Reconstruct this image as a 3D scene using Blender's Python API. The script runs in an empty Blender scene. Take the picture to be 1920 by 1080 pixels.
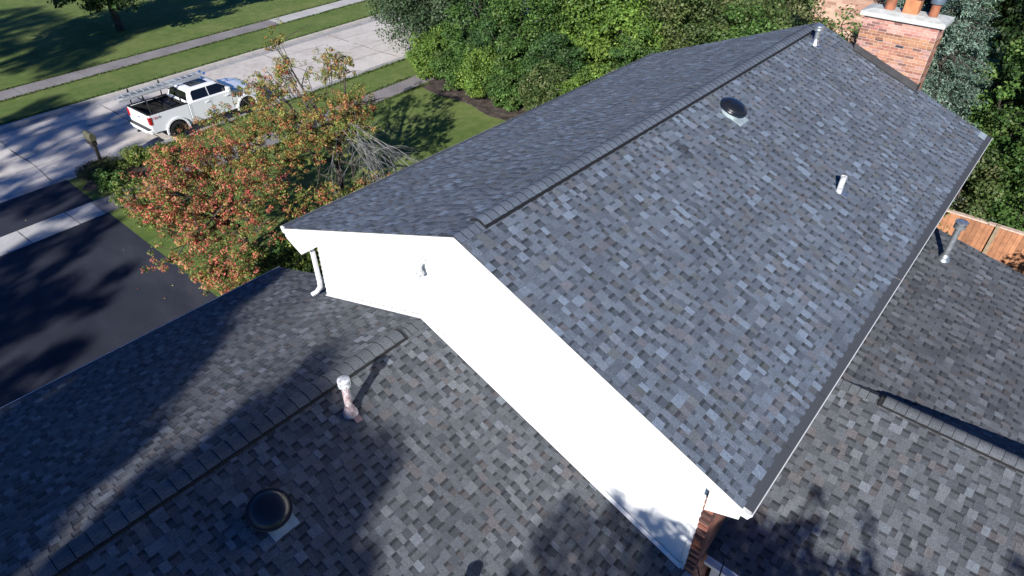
import bpy, bmesh, math, random
import numpy as np
from mathutils import Vector, Matrix

SC = bpy.context.scene
COL = SC.collection
rad = math.radians

# ------------------------------------------------------------------ camera
cam_d = bpy.data.cameras.new("camera")
cam = bpy.data.objects.new("camera", cam_d)
COL.objects.link(cam)
SC.camera = cam
cam_d.sensor_width = 36.0
cam_d.lens = 36.0 * 1220.23 / 1920.0
cam_d.clip_end = 500
cr = Vector((0.65052346, -0.75945031, 0.00737859))
cu = Vector((0.4602667, 0.40194206, 0.79157889))
cd = Vector((0.6041306, 0.51154452, -0.61102243))
CAM = Vector((-5.27187, -5.54539, 12.12995))
cam.matrix_world = Matrix(((cr.x, cu.x, -cd.x, CAM.x), (cr.y, cu.y, -cd.y, CAM.y), (cr.z, cu.z, -cd.z, CAM.z), (0, 0, 0, 1)))

# ------------------------------------------------------------------ light
SUN_AZ, SUN_EL = 22.0, 27.5            # direction the light travels / height of the sun
sdir = Vector((math.cos(rad(SUN_EL)) * math.cos(rad(SUN_AZ)), math.cos(rad(SUN_EL)) * math.sin(rad(SUN_AZ)), -math.sin(rad(SUN_EL))))
w = bpy.data.worlds.new("World")
SC.world = w
w.use_nodes = True
nt = w.node_tree
bg = nt.nodes["Background"]
sky = nt.nodes.new("ShaderNodeTexSky")
sky.sky_type = 'NISHITA'
sky.sun_disc = False
sky.sun_elevation = rad(SUN_EL)
sky.air_density = 1.0; sky.dust_density = 0.0; sky.ozone_density = 6.0
sky.sun_rotation = math.atan2(-sdir.x, -sdir.y)
tint = nt.nodes.new("ShaderNodeVectorMath"); tint.operation = 'MULTIPLY'; tint.inputs[1].default_value = (.42, .76, 1.30)
nt.links.new(sky.outputs[0], tint.inputs[0])
nt.links.new(tint.outputs[0], bg.inputs[0])
bg.inputs[1].default_value = 0.05
sd = bpy.data.lights.new("sun", 'SUN')
sd.energy = 5.0
sd.angle = rad(0.53)
sd.color = (1.0, 0.97, 0.935)
sun = bpy.data.objects.new("sun", sd)
COL.objects.link(sun)
sun.rotation_euler = sdir.to_track_quat('-Z', 'Y').to_euler()
sun.location = (-20, -10, 30)
SC.view_settings.view_transform = 'Standard'
SC.view_settings.look = 'None'
SC.view_settings.gamma = 1
SC.view_settings.exposure = 0.5
SC.render.engine = 'CYCLES'
SC.cycles.max_bounces = 6

# ------------------------------------------------------------------ materials
def mat(name, color=(.5, .5, .5), rough=.6, metal=0, attr=None, noise=None, bump=None, spec=None, coat=0):
    m = bpy.data.materials.new(name)
    m.use_nodes = True
    t = m.node_tree
    b = t.nodes["Principled BSDF"]
    b.inputs["Roughness"].default_value = rough
    b.inputs["Metallic"].default_value = metal
    if spec is not None: b.inputs["Specular IOR Level"].default_value = spec
    if coat: b.inputs["Coat Weight"].default_value = coat; b.inputs["Coat Roughness"].default_value = .08
    tc = t.nodes.new("ShaderNodeTexCoord")
    if attr:
        src = t.nodes.new("ShaderNodeAttribute"); src.attribute_name = attr
        out = src.outputs["Color"]
    else:
        src = t.nodes.new("ShaderNodeRGB"); src.outputs[0].default_value = (*color, 1)
        out = src.outputs[0]
    for (sc, lo, hi, det) in (noise or []):
        n = t.nodes.new("ShaderNodeTexNoise"); n.inputs["Scale"].default_value = sc; n.inputs["Detail"].default_value = det
        t.links.new(tc.outputs["Object"], n.inputs["Vector"])
        mr = t.nodes.new("ShaderNodeMapRange"); mr.inputs[1].default_value = .3; mr.inputs[2].default_value = .7
        mr.inputs[3].default_value = lo; mr.inputs[4].default_value = hi
        t.links.new(n.outputs[0], mr.inputs[0])
        mx = t.nodes.new("ShaderNodeVectorMath"); mx.operation = 'SCALE'
        t.links.new(out, mx.inputs[0]); t.links.new(mr.outputs[0], mx.inputs["Scale"])
        out = mx.outputs[0]
    t.links.new(out, b.inputs["Base Color"])
    if bump:
        n = t.nodes.new("ShaderNodeTexNoise"); n.inputs["Scale"].default_value = bump[0]; n.inputs["Detail"].default_value = 4
        t.links.new(tc.outputs["Object"], n.inputs["Vector"])
        bp = t.nodes.new("ShaderNodeBump"); bp.inputs["Strength"].default_value = bump[1]; bp.inputs["Distance"].default_value = bump[2]
        t.links.new(n.outputs[0], bp.inputs["Height"]); t.links.new(bp.outputs[0], b.inputs["Normal"])
    return m

def leaf_mat(name, trans=.3, rough=.55):
    m = bpy.data.materials.new(name); m.use_nodes = True
    t = m.node_tree; b = t.nodes["Principled BSDF"]; o = t.nodes["Material Output"]
    a = t.nodes.new("ShaderNodeAttribute"); a.attribute_name = "Col"
    b.inputs["Roughness"].default_value = rough
    b.inputs["Specular IOR Level"].default_value = .35
    t.links.new(a.outputs["Color"], b.inputs["Base Color"])
    tr = t.nodes.new("ShaderNodeBsdfTranslucent")
    g = t.nodes.new("ShaderNodeVectorMath"); g.operation = 'MULTIPLY'; g.inputs[1].default_value = (1.2, 1.25, .6)
    t.links.new(a.outputs["Color"], g.inputs[0]); t.links.new(g.outputs[0], tr.inputs["Color"])
    mx = t.nodes.new("ShaderNodeMixShader"); mx.inputs[0].default_value = trans
    t.links.new(b.outputs[0], mx.inputs[1]); t.links.new(tr.outputs[0], mx.inputs[2]); t.links.new(mx.outputs[0], o.inputs[0])
    return m

def ramp_mat(name, scales, cols, rough=.9, bump=None, stretch=None):
    """colour from layered noise through a ramp"""
    m = bpy.data.materials.new(name); m.use_nodes = True
    t = m.node_tree; b = t.nodes["Principled BSDF"]; b.inputs["Roughness"].default_value = rough
    b.inputs["Specular IOR Level"].default_value = .2
    tc = t.nodes.new("ShaderNodeTexCoord"); vec = tc.outputs["Object"]
    if stretch:
        mp = t.nodes.new("ShaderNodeMapping"); mp.inputs["Scale"].default_value = stretch
        t.links.new(vec, mp.inputs[0]); vec = mp.outputs[0]
    acc = None; tot = sum(wt for _, wt in scales)
    for s, wt in scales:
        n = t.nodes.new("ShaderNodeTexNoise"); n.inputs["Scale"].default_value = s; n.inputs["Detail"].default_value = 3
        t.links.new(vec, n.inputs["Vector"])
        ml = t.nodes.new("ShaderNodeMath"); ml.operation = 'MULTIPLY'; ml.inputs[1].default_value = wt / tot
        t.links.new(n.outputs[0], ml.inputs[0])
        if acc is None: acc = ml.outputs[0]
        else:
            ad = t.nodes.new("ShaderNodeMath"); ad.operation = 'ADD'
            t.links.new(acc, ad.inputs[0]); t.links.new(ml.outputs[0], ad.inputs[1]); acc = ad.outputs[0]
    r = t.nodes.new("ShaderNodeValToRGB"); e = r.color_ramp.elements
    for i, (pos, c) in enumerate(cols):
        el = e[i] if i < 2 else e.new(pos)
        el.position = pos; el.color = (*c, 1)
    t.links.new(acc, r.inputs[0]); t.links.new(r.outputs[0], b.inputs["Base Color"])
    if bump:
        n = t.nodes.new("ShaderNodeTexNoise"); n.inputs["Scale"].default_value = bump[0]; n.inputs["Detail"].default_value = 5
        t.links.new(tc.outputs["Object"], n.inputs["Vector"])
        bp = t.nodes.new("ShaderNodeBump"); bp.inputs["Strength"].default_value = bump[1]; bp.inputs["Distance"].default_value = bump[2]
        t.links.new(n.outputs[0], bp.inputs["Height"]); t.links.new(bp.outputs[0], b.inputs["Normal"])
    return m

M = {}
M['shingle'] = mat("shingle", attr="Col", rough=.92, noise=[(85, .62, 1.38, 1), (22, .92, 1.08, 2), (1.1, .92, 1.08, 3)], bump=(220, .5, .004), spec=.25)
M['col'] = mat("painted_by_part", attr="Col", rough=.75, noise=[(25, .88, 1.12, 4)])
M['brick'] = mat("brick", attr="Col", rough=.9, noise=[(40, .8, 1.2, 4)], bump=(60, .5, .006))
M['white'] = mat("white_vinyl", (.83, .83, .82), .45, noise=[(3, .97, 1.03, 3)])
M['gutterwhite'] = mat("white_aluminium", (.8, .8, .79), .4)
M['guard'] = mat("gutter_mesh", (.075, .08, .085), .6, noise=[(300, .7, 1.3, 1)])
M['black'] = mat("black_plastic", (.012, .012, .014), .5)
M['vent'] = mat("black_enamel", (.011, .012, .015), .28, coat=.25, noise=[(6, .9, 1.3, 3)])
M['galv'] = mat("galvanised_metal", (.62, .66, .68), .38, .85, noise=[(14, .7, 1.15, 4)])
M['lightmetal'] = mat("painted_flashing", (.42, .5, .52), .5, .2, noise=[(9, .8, 1.15, 4)])
M['darkmetal'] = mat("dark_flashing", (.075, .075, .078), .5, .3, noise=[(5, .8, 1.2, 4)])
M['spottedpaint'] = ramp_mat("overspray_paint", [(14, 1), (40, 1)], [(.38, (.26, .16, .16)), (.5, (.46, .37, .37)), (.64, (.68, .64, .64))], .6)
M['spottedwhite'] = ramp_mat("overspray_white", [(18, 1), (60, 1)], [(.38, (.22, .23, .24)), (.5, (.55, .56, .57)), (.64, (.82, .82, .81))], .6)
M['pinkmetal'] = mat('pinkish_flashing', (.30, .20, .20), .6, .1, noise=[(12, .75, 1.2, 4)])
M['limestone'] = mat("limestone_cap", (.56, .57, .53), .85, noise=[(6, .82, 1.1, 5), (30, .9, 1.08, 3)], bump=(40, .4, .006))
M['terracotta'] = mat("terracotta", (.36, .135, .07), .8, noise=[(5, .55, 1.15, 5)])
M['terralight'] = mat("orange_terracotta", (.55, .225, .10), .8, noise=[(5, .7, 1.1, 5)])
M['capblue'] = mat("grey_blue_cap", (.13, .17, .22), .5, .3)
M['dark'] = mat("deep_dark", (.01, .01, .01), .9)
M['grass'] = ramp_mat("lawn_grass", [(.35, 1.0), (2.2, .9), (14, .8), (60, .9)],
                      [(.36, (.068, .128, .026)), (.46, (.125, .19, .046)), (.55, (.185, .235, .068)), (.66, (.28, .28, .12))], .95, (70, .9, .05))
M['soil'] = ramp_mat("mulch", [(3, 1), (22, 1)], [(.35, (.035, .027, .023)), (.5, (.085, .066, .056)), (.65, (.17, .135, .115))], .95, (30, .9, .05))
M['concrete'] = ramp_mat("road_concrete", [(.4, 1.2), (3.5, .8), (40, .5)], [(.3, (.42, .375, .33)), (.48, (.58, .535, .485)), (.65, (.67, .625, .58))], .9, (60, .25, .006))
M['gutterpan'] = ramp_mat("gutter_concrete", [(.6, 1), (8, 1)], [(.3, (.24, .235, .235)), (.5, (.36, .35, .35)), (.65, (.50, .48, .46))], .9)
M['kerb'] = mat("kerb_concrete", (.56, .52, .47), .9, noise=[(2, .85, 1.1, 4)])
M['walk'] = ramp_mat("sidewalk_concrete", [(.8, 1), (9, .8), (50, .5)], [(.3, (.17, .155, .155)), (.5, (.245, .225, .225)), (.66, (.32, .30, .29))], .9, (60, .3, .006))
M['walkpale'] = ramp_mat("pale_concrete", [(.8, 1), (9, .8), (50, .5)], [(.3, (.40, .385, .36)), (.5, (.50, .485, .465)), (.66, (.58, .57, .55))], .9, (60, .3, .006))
M['joint'] = mat("joint_sealant", (.05, .045, .042), .95)
M['asphalt'] = ramp_mat("sealed_asphalt", [(.35, 1.3), (2, .5), (90, .6)], [(.3, (.019, .022, .032)), (.5, (.034, .038, .052)), (.68, (.072, .075, .090))], .8, (140, .6, .006), (1, .35, 1))
M['bark'] = ramp_mat("bark", [(6, 1), (30, 1)], [(.35, (.03, .024, .02)), (.5, (.075, .062, .052)), (.66, (.16, .14, .12))], .95, (40, .9, .03), (1, 1, .3))
M['palebark'] = ramp_mat("pale_bark", [(8, 1), (40, 1)], [(.35, (.13, .125, .12)), (.5, (.28, .27, .265)), (.66, (.48, .47, .46))], .95, (40, .8, .01))
M['leaf'] = leaf_mat("leaf")
M['needle'] = leaf_mat("needle", .12, .6)
M['cedar'] = mat("cedar_fence", attr="Col", rough=.85, noise=[(7, .78, 1.15, 5), (60, .9, 1.1, 3)])
M['carpaint'] = mat("white_car_paint", (.87, .88, .89), .28, coat=.6)
M['glass'] = mat("tinted_glass", (.006, .007, .008), .06, coat=.4)
M['tyre'] = mat("tyre_rubber", (.018, .018, .019), .85)
M['rim'] = mat("dark_alloy", (.10, .10, .105), .25, .85)
M['chrome'] = mat("chrome", (.75, .76, .78), .15, .95)
M['alu'] = mat("ladder_aluminium", (.60, .63, .66), .35, .45)
M['tail'] = mat("red_lamp_lens", (.45, .012, .016), .15, coat=.8)
M['red'] = mat("red_vinyl", (.5, .02, .025), .4)
M['blue'] = mat("blue_plastic", (.06, .16, .45), .4)
M['mailbox'] = mat("olive_mailbox", (.10, .098, .06), .55, noise=[(10, .7, 1.2, 4)])
M['post'] = mat("dark_post", (.022, .018, .016), .8, noise=[(20, .7, 1.2, 4)])
M['orange'] = mat("orange_plastic", (.55, .16, .05), .5)

# ------------------------------------------------------------------ helpers
class MB:
    """collects polygons with a colour per face"""
    def __init__(s): s.v = []; s.f = []; s.c = []
    def face(s, pts, c=(.5, .5, .5)):
        i = len(s.v); s.v.extend([tuple(p) for p in pts]); s.f.append(tuple(range(i, i + len(pts)))); s.c.append(c)
    def box(s, a, b, c=(.5, .5, .5), T=None):
        x0, y0, z0 = a; x1, y1, z1 = b
        P = [Vector(p) for p in ((x0, y0, z0), (x1, y0, z0), (x1, y1, z0), (x0, y1, z0), (x0, y0, z1), (x1, y0, z1), (x1, y1, z1), (x0, y1, z1))]
        if T: P = [T @ p for p in P]
        i = len(s.v); s.v.extend([tuple(p) for p in P])
        for q in ((0, 3, 2, 1), (4, 5, 6, 7), (0, 1, 5, 4), (1, 2, 6, 5), (2, 3, 7, 6), (3, 0, 4, 7)):
            s.f.append(tuple(i + k for k in q)); s.c.append(c)
    def prism(s, poly, ax, lo, hi, c=(.5, .5, .5), warp=None):
        """polygon in the two other axes, extruded along axis ax"""
        n = len(poly); i = len(s.v)
        for t in (lo, hi):
            for (a, b) in poly:
                p = [a, b]; p.insert(ax, t)
                if warp: p = warp(p)
                s.v.append(tuple(p))
        s.f.append(tuple(range(i + n - 1, i - 1, -1))); s.c.append(c)
        s.f.append(tuple(range(i + n, i + 2 * n))); s.c.append(c)
        for k in range(n):
            j = (k + 1) % n
            s.f.append((i + k, i + j, i + n + j, i + n + k)); s.c.append(c)
    def tube(s, pts, rs, sides=8, c=(.5, .5, .5), cap=True):
        pts = [Vector(p) for p in pts]
        if not hasattr(rs, '__len__'): rs = [rs] * len(pts)
        prev = None; rings = []
        for k, p in enumerate(pts):
            d = (pts[min(k + 1, len(pts) - 1)] - pts[max(k - 1, 0)])
            if d.length < 1e-9: d = Vector((0, 0, 1))
            d.normalize()
            if prev is None:
                a = Vector((1, 0, 0)) if abs(d.x) < .8 else Vector((0, 1, 0))
                u = (a - d * a.dot(d)).normalized()
            else:
                u = prev - d * prev.dot(d)
                u = u.normalized() if u.length > 1e-6 else prev
            prev = u; v = d.cross(u)
            i = len(s.v)
            for q in range(sides):
                t = 2 * math.pi * (q + .5) / sides
                s.v.append(tuple(p + (u * math.cos(t) + v * math.sin(t)) * rs[k]))
            rings.append(i)
        for a, b in zip(rings, rings[1:]):
            for q in range(sides):
                r = (q + 1) % sides
                s.f.append((a + q, a + r, b + r, b + q)); s.c.append(c)
        if cap:
            s.f.append(tuple(rings[0] + q for q in range(sides - 1, -1, -1))); s.c.append(c)
            s.f.append(tuple(rings[-1] + q for q in range(sides))); s.c.append(c)
    def lathe(s, prof, base=(0, 0, 0), axis=(0, 0, 1), sides=24, c=(.5, .5, .5)):
        d = Vector(axis).normalized()
        a = Vector((1, 0, 0)) if abs(d.x) < .8 else Vector((0, 1, 0))
        u = (a - d * a.dot(d)).normalized(); v = d.cross(u); B = Vector(base); rings = []
        for r, h in prof:
            i = len(s.v)
            for q in range(sides):
                t = 2 * math.pi * q / sides
                s.v.append(tuple(B + d * h + (u * math.cos(t) + v * math.sin(t)) * max(r, 1e-4)))
            rings.append(i)
        for a_, b_ in zip(rings, rings[1:]):
            for q in range(sides):
                r = (q + 1) % sides
                s.f.append((a_ + q, a_ + r, b_ + r, b_ + q)); s.c.append(c)
    def build(s, name, m, parent=None, smooth=False, bevel=0):
        me = bpy.data.meshes.new(name)
        me.from_pydata(s.v, [], s.f)
        at = me.attributes.new("Col", 'FLOAT_COLOR', 'CORNER')
        arr = np.repeat(np.array([(*c, 1.0) for c in s.c], dtype=np.float32), [len(f) for f in s.f], axis=0)
        at.data.foreach_set("color", arr.ravel())
        me.materials.append(m if not isinstance(m, str) else M[m])
        if smooth:
            me.polygons.foreach_set("use_smooth", [True] * len(me.polygons))
            try: me.set_sharp_from_angle(angle=rad(38))
            except Exception: pass
        me.update()
        o = bpy.data.objects.new(name, me); COL.objects.link(o)
        if parent:
            o.parent = parent
            o.matrix_parent_inverse = Matrix.Translation(parent.location).inverted() if parent.get('_abs') else Matrix()
        if bevel:
            b = o.modifiers.new("bevel", 'BEVEL'); b.width = bevel; b.segments = 2; b.limit_method = 'ANGLE'; b.angle_limit = rad(30)
        return o

def tag(o, label=None, cat=None, group=None, kind=None):
    if label: o['label'] = label
    if cat: o['category'] = cat
    if group: o['group'] = group
    if kind: o['kind'] = kind
    return o

def thing(name, label, cat, loc=(0, 0, 0), rz=0, group=None):
    o = bpy.data.objects.new(name, None); COL.objects.link(o)
    o.location = loc; o.rotation_euler = (0, 0, rz); o.empty_display_size = .3
    return tag(o, label, cat, group)

def jit(c, a, rng): 
    k = 1 + rng.uniform(-a, a); return tuple(max(0, x * k) for x in c)

# ------------------------------------------------------------------ setting: ground, road, walks, lawns
def lnk(x): return 21.95 + .045 * x       # near kerb
def lfk(x): return 29.15 + .060 * x       # far kerb
def fsw(x): return 32.4 + .066 * x        # far pavement, near edge
def nsw(x): return 18.25 + .050 * x       # near pavement, house-side edge
XA, XB = -70, 95
def strip(name, f0, f1, x0, x1, z0, z1, m, n=24):
    mb = MB()
    xs = np.linspace(x0, x1, n)
    for a, b in zip(xs, xs[1:]):
        mb.face([(a, f0(a), z1), (b, f0(b), z1), (b, f1(b), z1), (a, f1(a), z1)])
    if z0 is not None:
        for f, sg in ((f0, 1), (f1, -1)):
            for a, b in zip(xs, xs[1:]):
                q = [(a, f(a), z0), (b, f(b), z0), (b, f(b), z1), (a, f(a), z1)]
                mb.face(q if sg > 0 else q[::-1])
    return tag(mb.build(name, m), kind='structure')
def const(v): return lambda x: v

g = MB(); g.face([(-300, -300, -.2), (300, -300, -.2), (300, 300, -.2), (-300, 300, -.2)])
tag(g.build("ground", 'grass'), kind='structure')
strip("road", lnk, lfk, XA, XB, None, -.09, 'concrete', 60)
strip("road_gutter", lnk, lambda x: lnk(x) + .55, XA, XB, None, -.085, 'gutterpan', 40)
strip("road_gutter", lambda x: lfk(x) - .55, lfk, XA, XB, None, -.085, 'gutterpan', 40)
strip("kerb", lfk, lambda x: lfk(x) + .2, XA, XB, -.2, .015, 'kerb', 60)
strip("kerb", lambda x: lnk(x) - .1, lnk, .95, XB, -.2, -.005, 'kerb', 60)
strip("lawn", lambda x: lfk(x) + .2, lambda x: 150, XA, XB, -.2, 0, 'grass')
strip("lawn", const(-60), lambda x: lnk(x) - .1, .62, XB, -.2, 0, 'grass')
strip("lawn", const(-60), lambda x: lnk(x) - .1, XA, -6.5, -.2, 0, 'grass')
strip("driveway", const(-2), lambda x: lnk(x) + .02, -6.5, .62, -.2, -.004, 'asphalt', 12)
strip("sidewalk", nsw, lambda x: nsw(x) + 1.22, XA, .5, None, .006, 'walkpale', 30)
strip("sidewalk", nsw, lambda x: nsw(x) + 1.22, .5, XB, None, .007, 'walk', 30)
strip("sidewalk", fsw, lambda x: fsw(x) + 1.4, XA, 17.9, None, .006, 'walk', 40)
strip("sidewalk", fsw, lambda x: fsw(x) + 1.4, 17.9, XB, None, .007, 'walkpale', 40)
# bed of mulch along the shrubs
rng = random.Random(5)
mb = MB(); ys = np.linspace(6, 19.2, 28); lft = [16.0 + .12 * math.sin(1.7 * y) + .05 * (y - 12) + rng.uniform(-.05, .05) for y in ys]
for k in range(len(ys) - 1):
    mb.face([(lft[k], ys[k], .02), (26, ys[k], .02), (26, ys[k + 1], .02), (lft[k + 1], ys[k + 1], .02)])
    mb.face([(lft[k], ys[k], 0), (lft[k], ys[k], .02), (lft[k + 1], ys[k + 1], .02), (lft[k + 1], ys[k + 1], 0)])
tag(mb.build("mulch_bed", 'soil'), kind='structure')
mb = MB(); mb.face([(.62, 7.5, .012), (7, 4.3, .012), (8, 6.2, .012), (4.5, 9.2, .012), (2.5, 10.2, .012), (.66, 9.6, .012)])
tag(mb.build("mulch_bed", 'soil'), kind='structure')
mb = MB(); mb.face([(.66, 20.6, .012), (1.4, 19.75, .012), (4.2, 20.1, .012), (3.9, 21.6, .012), (1.5, 21.85, .012)])
tag(mb.build("mulch_bed", 'soil'), kind='structure')
# joints and cracks in the concrete
def crack(mb, p, q, wd, z, wob, rng, n=14, gap=0):
    p = Vector((*p, 0)); q = Vector((*q, 0)); d = (q - p).normalized(); t = Vector((-d.y, d.x, 0)); last = None
    off = 0
    for k in range(n + 1):
        c = p.lerp(q, k / n); off = off * .7 + rng.uniform(-wob, wob)
        w2 = wd * rng.uniform(.35, 1.1) / 2
        a = c + t * (off + w2); b = c + t * (off - w2); a.z = b.z = z
        if last and rng.random() > gap: mb.face([last[1], b, a, last[0]])
        last = (a, b)
cr_ = MB(); zc = -.086
for x in range(-10, 13):
    xx = 4.85 + x * 4.6 + rng.uniform(-.3, .3)
    crack(cr_, (xx + .05, lnk(xx) + .05), (xx - .05, lfk(xx) - .05), .05, zc, .04, rng, 18, .08)
def lane(f): 
    xs = np.linspace(-30, 45, 34)
    for a, b in zip(xs, xs[1:]): crack(cr_, (a, lnk(a) + f * (lfk(a) - lnk(a))), (b, lnk(b) + f * (lfk(b) - lnk(b))), .035, zc, .012, rng, 6, .1)
lane(.5)
for x0, x1, f0, f1 in ((-5, 9, .70, .74), (-8, 4, .27, .33), (12, 19, .27, .31), (14, 24, .78, .74), (15, 24, .3, .22), (3, 12, .62, .66), (19, 34, .42, .48)):
    crack(cr_, (x0, lnk(x0) + f0 * 7.4), (x1, lnk(x1) + f1 * 7.4), .03, zc, .06, rng, 30, .25)
tag(cr_.build("road_joints", 'joint'), kind='structure')
cr2 = MB()
for k in range(-14, 26):
    x = k * 1.55 - .35
    crack(cr2, (x, nsw(x)), (x - .05, nsw(x) + 1.22), .018 if x > .5 else .03, .0095, .004, rng, 4)
    crack(cr2, (x, fsw(x)), (x - .05, fsw(x) + 1.4), .018, .0095, .004, rng, 4)
tag(cr2.build("sidewalk_joints", 'joint'), kind='structure')
cr3 = MB()
crack(cr3, (.1, 12.6), (-1.2, 10.6), .006, .0005, .03, rng, 26, .35); crack(cr3, (-.5, 11.4), (-2.6, 11.2), .005, .0005, .03, rng, 26, .4)
tag(cr3.build("driveway_cracks", mat('worn_crack', (.09, .09, .10), .9)), kind='structure')
# patio in the nook between garage and rear wing
mb = MB(); mb.box((-8, -9, -.1), (4, -4.5, .03)); tag(mb.build("patio", 'walkpale'), kind='structure')

# ------------------------------------------------------------------ the house
house = thing("house", "white sided house with dark grey shingle roofs and a brick chimney, filling the picture", "house", (6.8, 0, 0))
house['_abs'] = 1
SP = .38848           # main pitch
RZ = 7.15             # main ridge height
ML = 13.957           # main roof length
MW = 4.72
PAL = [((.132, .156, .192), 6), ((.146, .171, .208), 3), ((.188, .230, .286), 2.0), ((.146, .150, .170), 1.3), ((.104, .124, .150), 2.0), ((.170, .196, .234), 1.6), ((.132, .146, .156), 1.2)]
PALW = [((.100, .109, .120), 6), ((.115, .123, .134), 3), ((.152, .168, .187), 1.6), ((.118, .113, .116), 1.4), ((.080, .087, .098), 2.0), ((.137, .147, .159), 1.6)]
def pick(pal, rng):
    r = rng.uniform(0, sum(w_ for _, w_ in pal))
    for c, w_ in pal:
        r -= w_
        if r <= 0: return c
    return pal[0][0]
EXP = .1435
def shingles(mb, O, A, D, L, S, pal, seed, start=None, end=None, stain=None):
    """laminated shingle courses: A along the eave, D down the slope, S slope length"""
    rng = random.Random(seed); O = Vector(O); A = Vector(A).normalized(); D = Vector(D).normalized()
    N = A.cross(D); N = N if N.z > 0 else -N
    rows = int(math.ceil(S / EXP))
    def P(a, s, h): return O + A * a + D * s + N * h
    def quad(a0, a1, s0, s1, h0, h1, c):
        q = [P(a0, s0, h0), P(a1, s0, h0), P(a1, s1, h1), P(a0, s1, h1)]
        n = (q[1] - q[0]).cross(q[2] - q[0])
        mb.face(q if n.dot(N) > 0 else q[::-1], c)
    for r in range(rows):
        s1 = S - r * EXP; s0 = max(s1 - EXP, 0)
        if s1 <= .001: break
        a0 = start(s1) if start else 0; aE = end(s1) if end else L
        a = a0 - rng.uniform(0, .3); off = rng.uniform(-.002, .002)
        while a < aE:
            gap = rng.choice([.08, .09, .11, .12, .14, .16]); tabw = rng.choice([.08, .10, .12, .13, .15, .18])
            for kind, wdt in ((0, gap), (1, tabw)):
                x0 = max(a, a0); x1 = min(a + wdt, aE); a += wdt
                if x1 - x0 < .004: continue
                c = jit(pick(pal, rng), .09, rng)
                if kind == 0: c = tuple(v * .84 for v in c)
                else: c = tuple(v * 1.04 for v in c)
                if stain:
                    p = P((x0 + x1) / 2, (s0 + s1) / 2, 0)
                    for sx, sy, sr in stain:
                        if (p.x - sx) ** 2 + (p.y - sy) ** 2 < sr * sr: c = tuple(v * .45 for v in c)
                if kind == 0:
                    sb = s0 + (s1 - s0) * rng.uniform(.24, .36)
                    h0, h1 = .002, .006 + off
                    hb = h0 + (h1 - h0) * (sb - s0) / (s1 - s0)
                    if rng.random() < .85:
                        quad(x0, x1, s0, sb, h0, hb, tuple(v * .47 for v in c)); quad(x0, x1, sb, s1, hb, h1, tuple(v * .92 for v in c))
                    else: quad(x0, x1, s0, s1, h0, h1, c)
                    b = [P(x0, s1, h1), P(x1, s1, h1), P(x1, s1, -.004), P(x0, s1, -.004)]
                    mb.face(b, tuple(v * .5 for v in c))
                else:
                    h0, h1 = .0065, .0118 + off
                    quad(x0, x1, s0, s1, h0, h1, c)
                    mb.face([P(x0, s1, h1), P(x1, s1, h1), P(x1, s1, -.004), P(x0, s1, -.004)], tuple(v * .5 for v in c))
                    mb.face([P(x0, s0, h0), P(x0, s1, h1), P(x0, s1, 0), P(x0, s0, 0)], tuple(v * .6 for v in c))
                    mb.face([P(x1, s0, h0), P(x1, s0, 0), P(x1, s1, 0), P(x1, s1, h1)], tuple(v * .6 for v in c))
def deck(mb, O, A, D, L, S, th=.16, c=(.12, .12, .12)):
    O = Vector(O); A = Vector(A).normalized(); D = Vector(D).normalized(); N = A.cross(D); N = N if N.z > 0 else -N
    q = [O, O + A * L, O + A * L + D * S, O + D * S]
    lo = [p - N * th for p in q]; hi = [p - N * .006 for p in q]
    mb.face(hi, c); mb.face(lo[::-1], c)
    for i in range(4):
        j = (i + 1) % 4; mb.face([hi[i], lo[i], lo[j], hi[j]], c)
def caps(mb, p, q, wd, sl, base_h, pal, seed, rnd=True, step=EXP):
    """ridge cap shingles from p to q, each lapping the next"""
    rng = random.Random(seed); p = Vector(p); q = Vector(q); d = (q - p).normalized(); L = (q - p).length
    t = Vector((-d.y, d.x, 0)).normalized()
    n = int(L / step)
    prof = [(-1, 0), (-.55, .72), (-.22, .97), (0, 1.0), (.22, .97), (.55, .72), (1, 0)] if rnd else [(-1, 0), (0, 1), (1, 0)]
    for i in range(n):
        a0 = i * step; a1 = min(a0 + step, L); c = jit(pick(pal, rng), .06, rng)
        hA, hB = base_h + .011, base_h + .002
        row = []
        for a, h in ((a0, hA), (a1, hB)):
            row.append([p + d * a + t * (k * wd) + Vector((0, 0, h - sl * wd * (1 - v) * 1.0)) for k, v in prof])
        for j in range(len(prof) - 1):
            mb.face([row[0][j], row[0][j + 1], row[1][j + 1], row[1][j]][::-1], c)
            lo = [row[0][j] - Vector((0, 0, .02)), row[0][j + 1] - Vector((0, 0, .02))]
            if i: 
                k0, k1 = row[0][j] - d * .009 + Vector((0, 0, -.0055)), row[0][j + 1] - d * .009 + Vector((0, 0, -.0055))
                mb.face([k0, k1, row[0][j + 1] + Vector((0, 0, -.0055)), row[0][j] + Vector((0, 0, -.0055))][::-1], tuple(v * .12 for v in c))  # near-black strip paints the shadow line at each cap butt
            mb.face([lo[0], lo[1], row[0][j + 1], row[0][j]], tuple(v * .15 for v in c))  # butt face darkened too, deepening that painted shadow line
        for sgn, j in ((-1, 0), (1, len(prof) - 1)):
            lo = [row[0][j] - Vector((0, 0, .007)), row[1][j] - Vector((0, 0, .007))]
            mb.face([row[0][j], row[1][j], lo[1], lo[0]], tuple(v * .4 for v in c))
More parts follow.
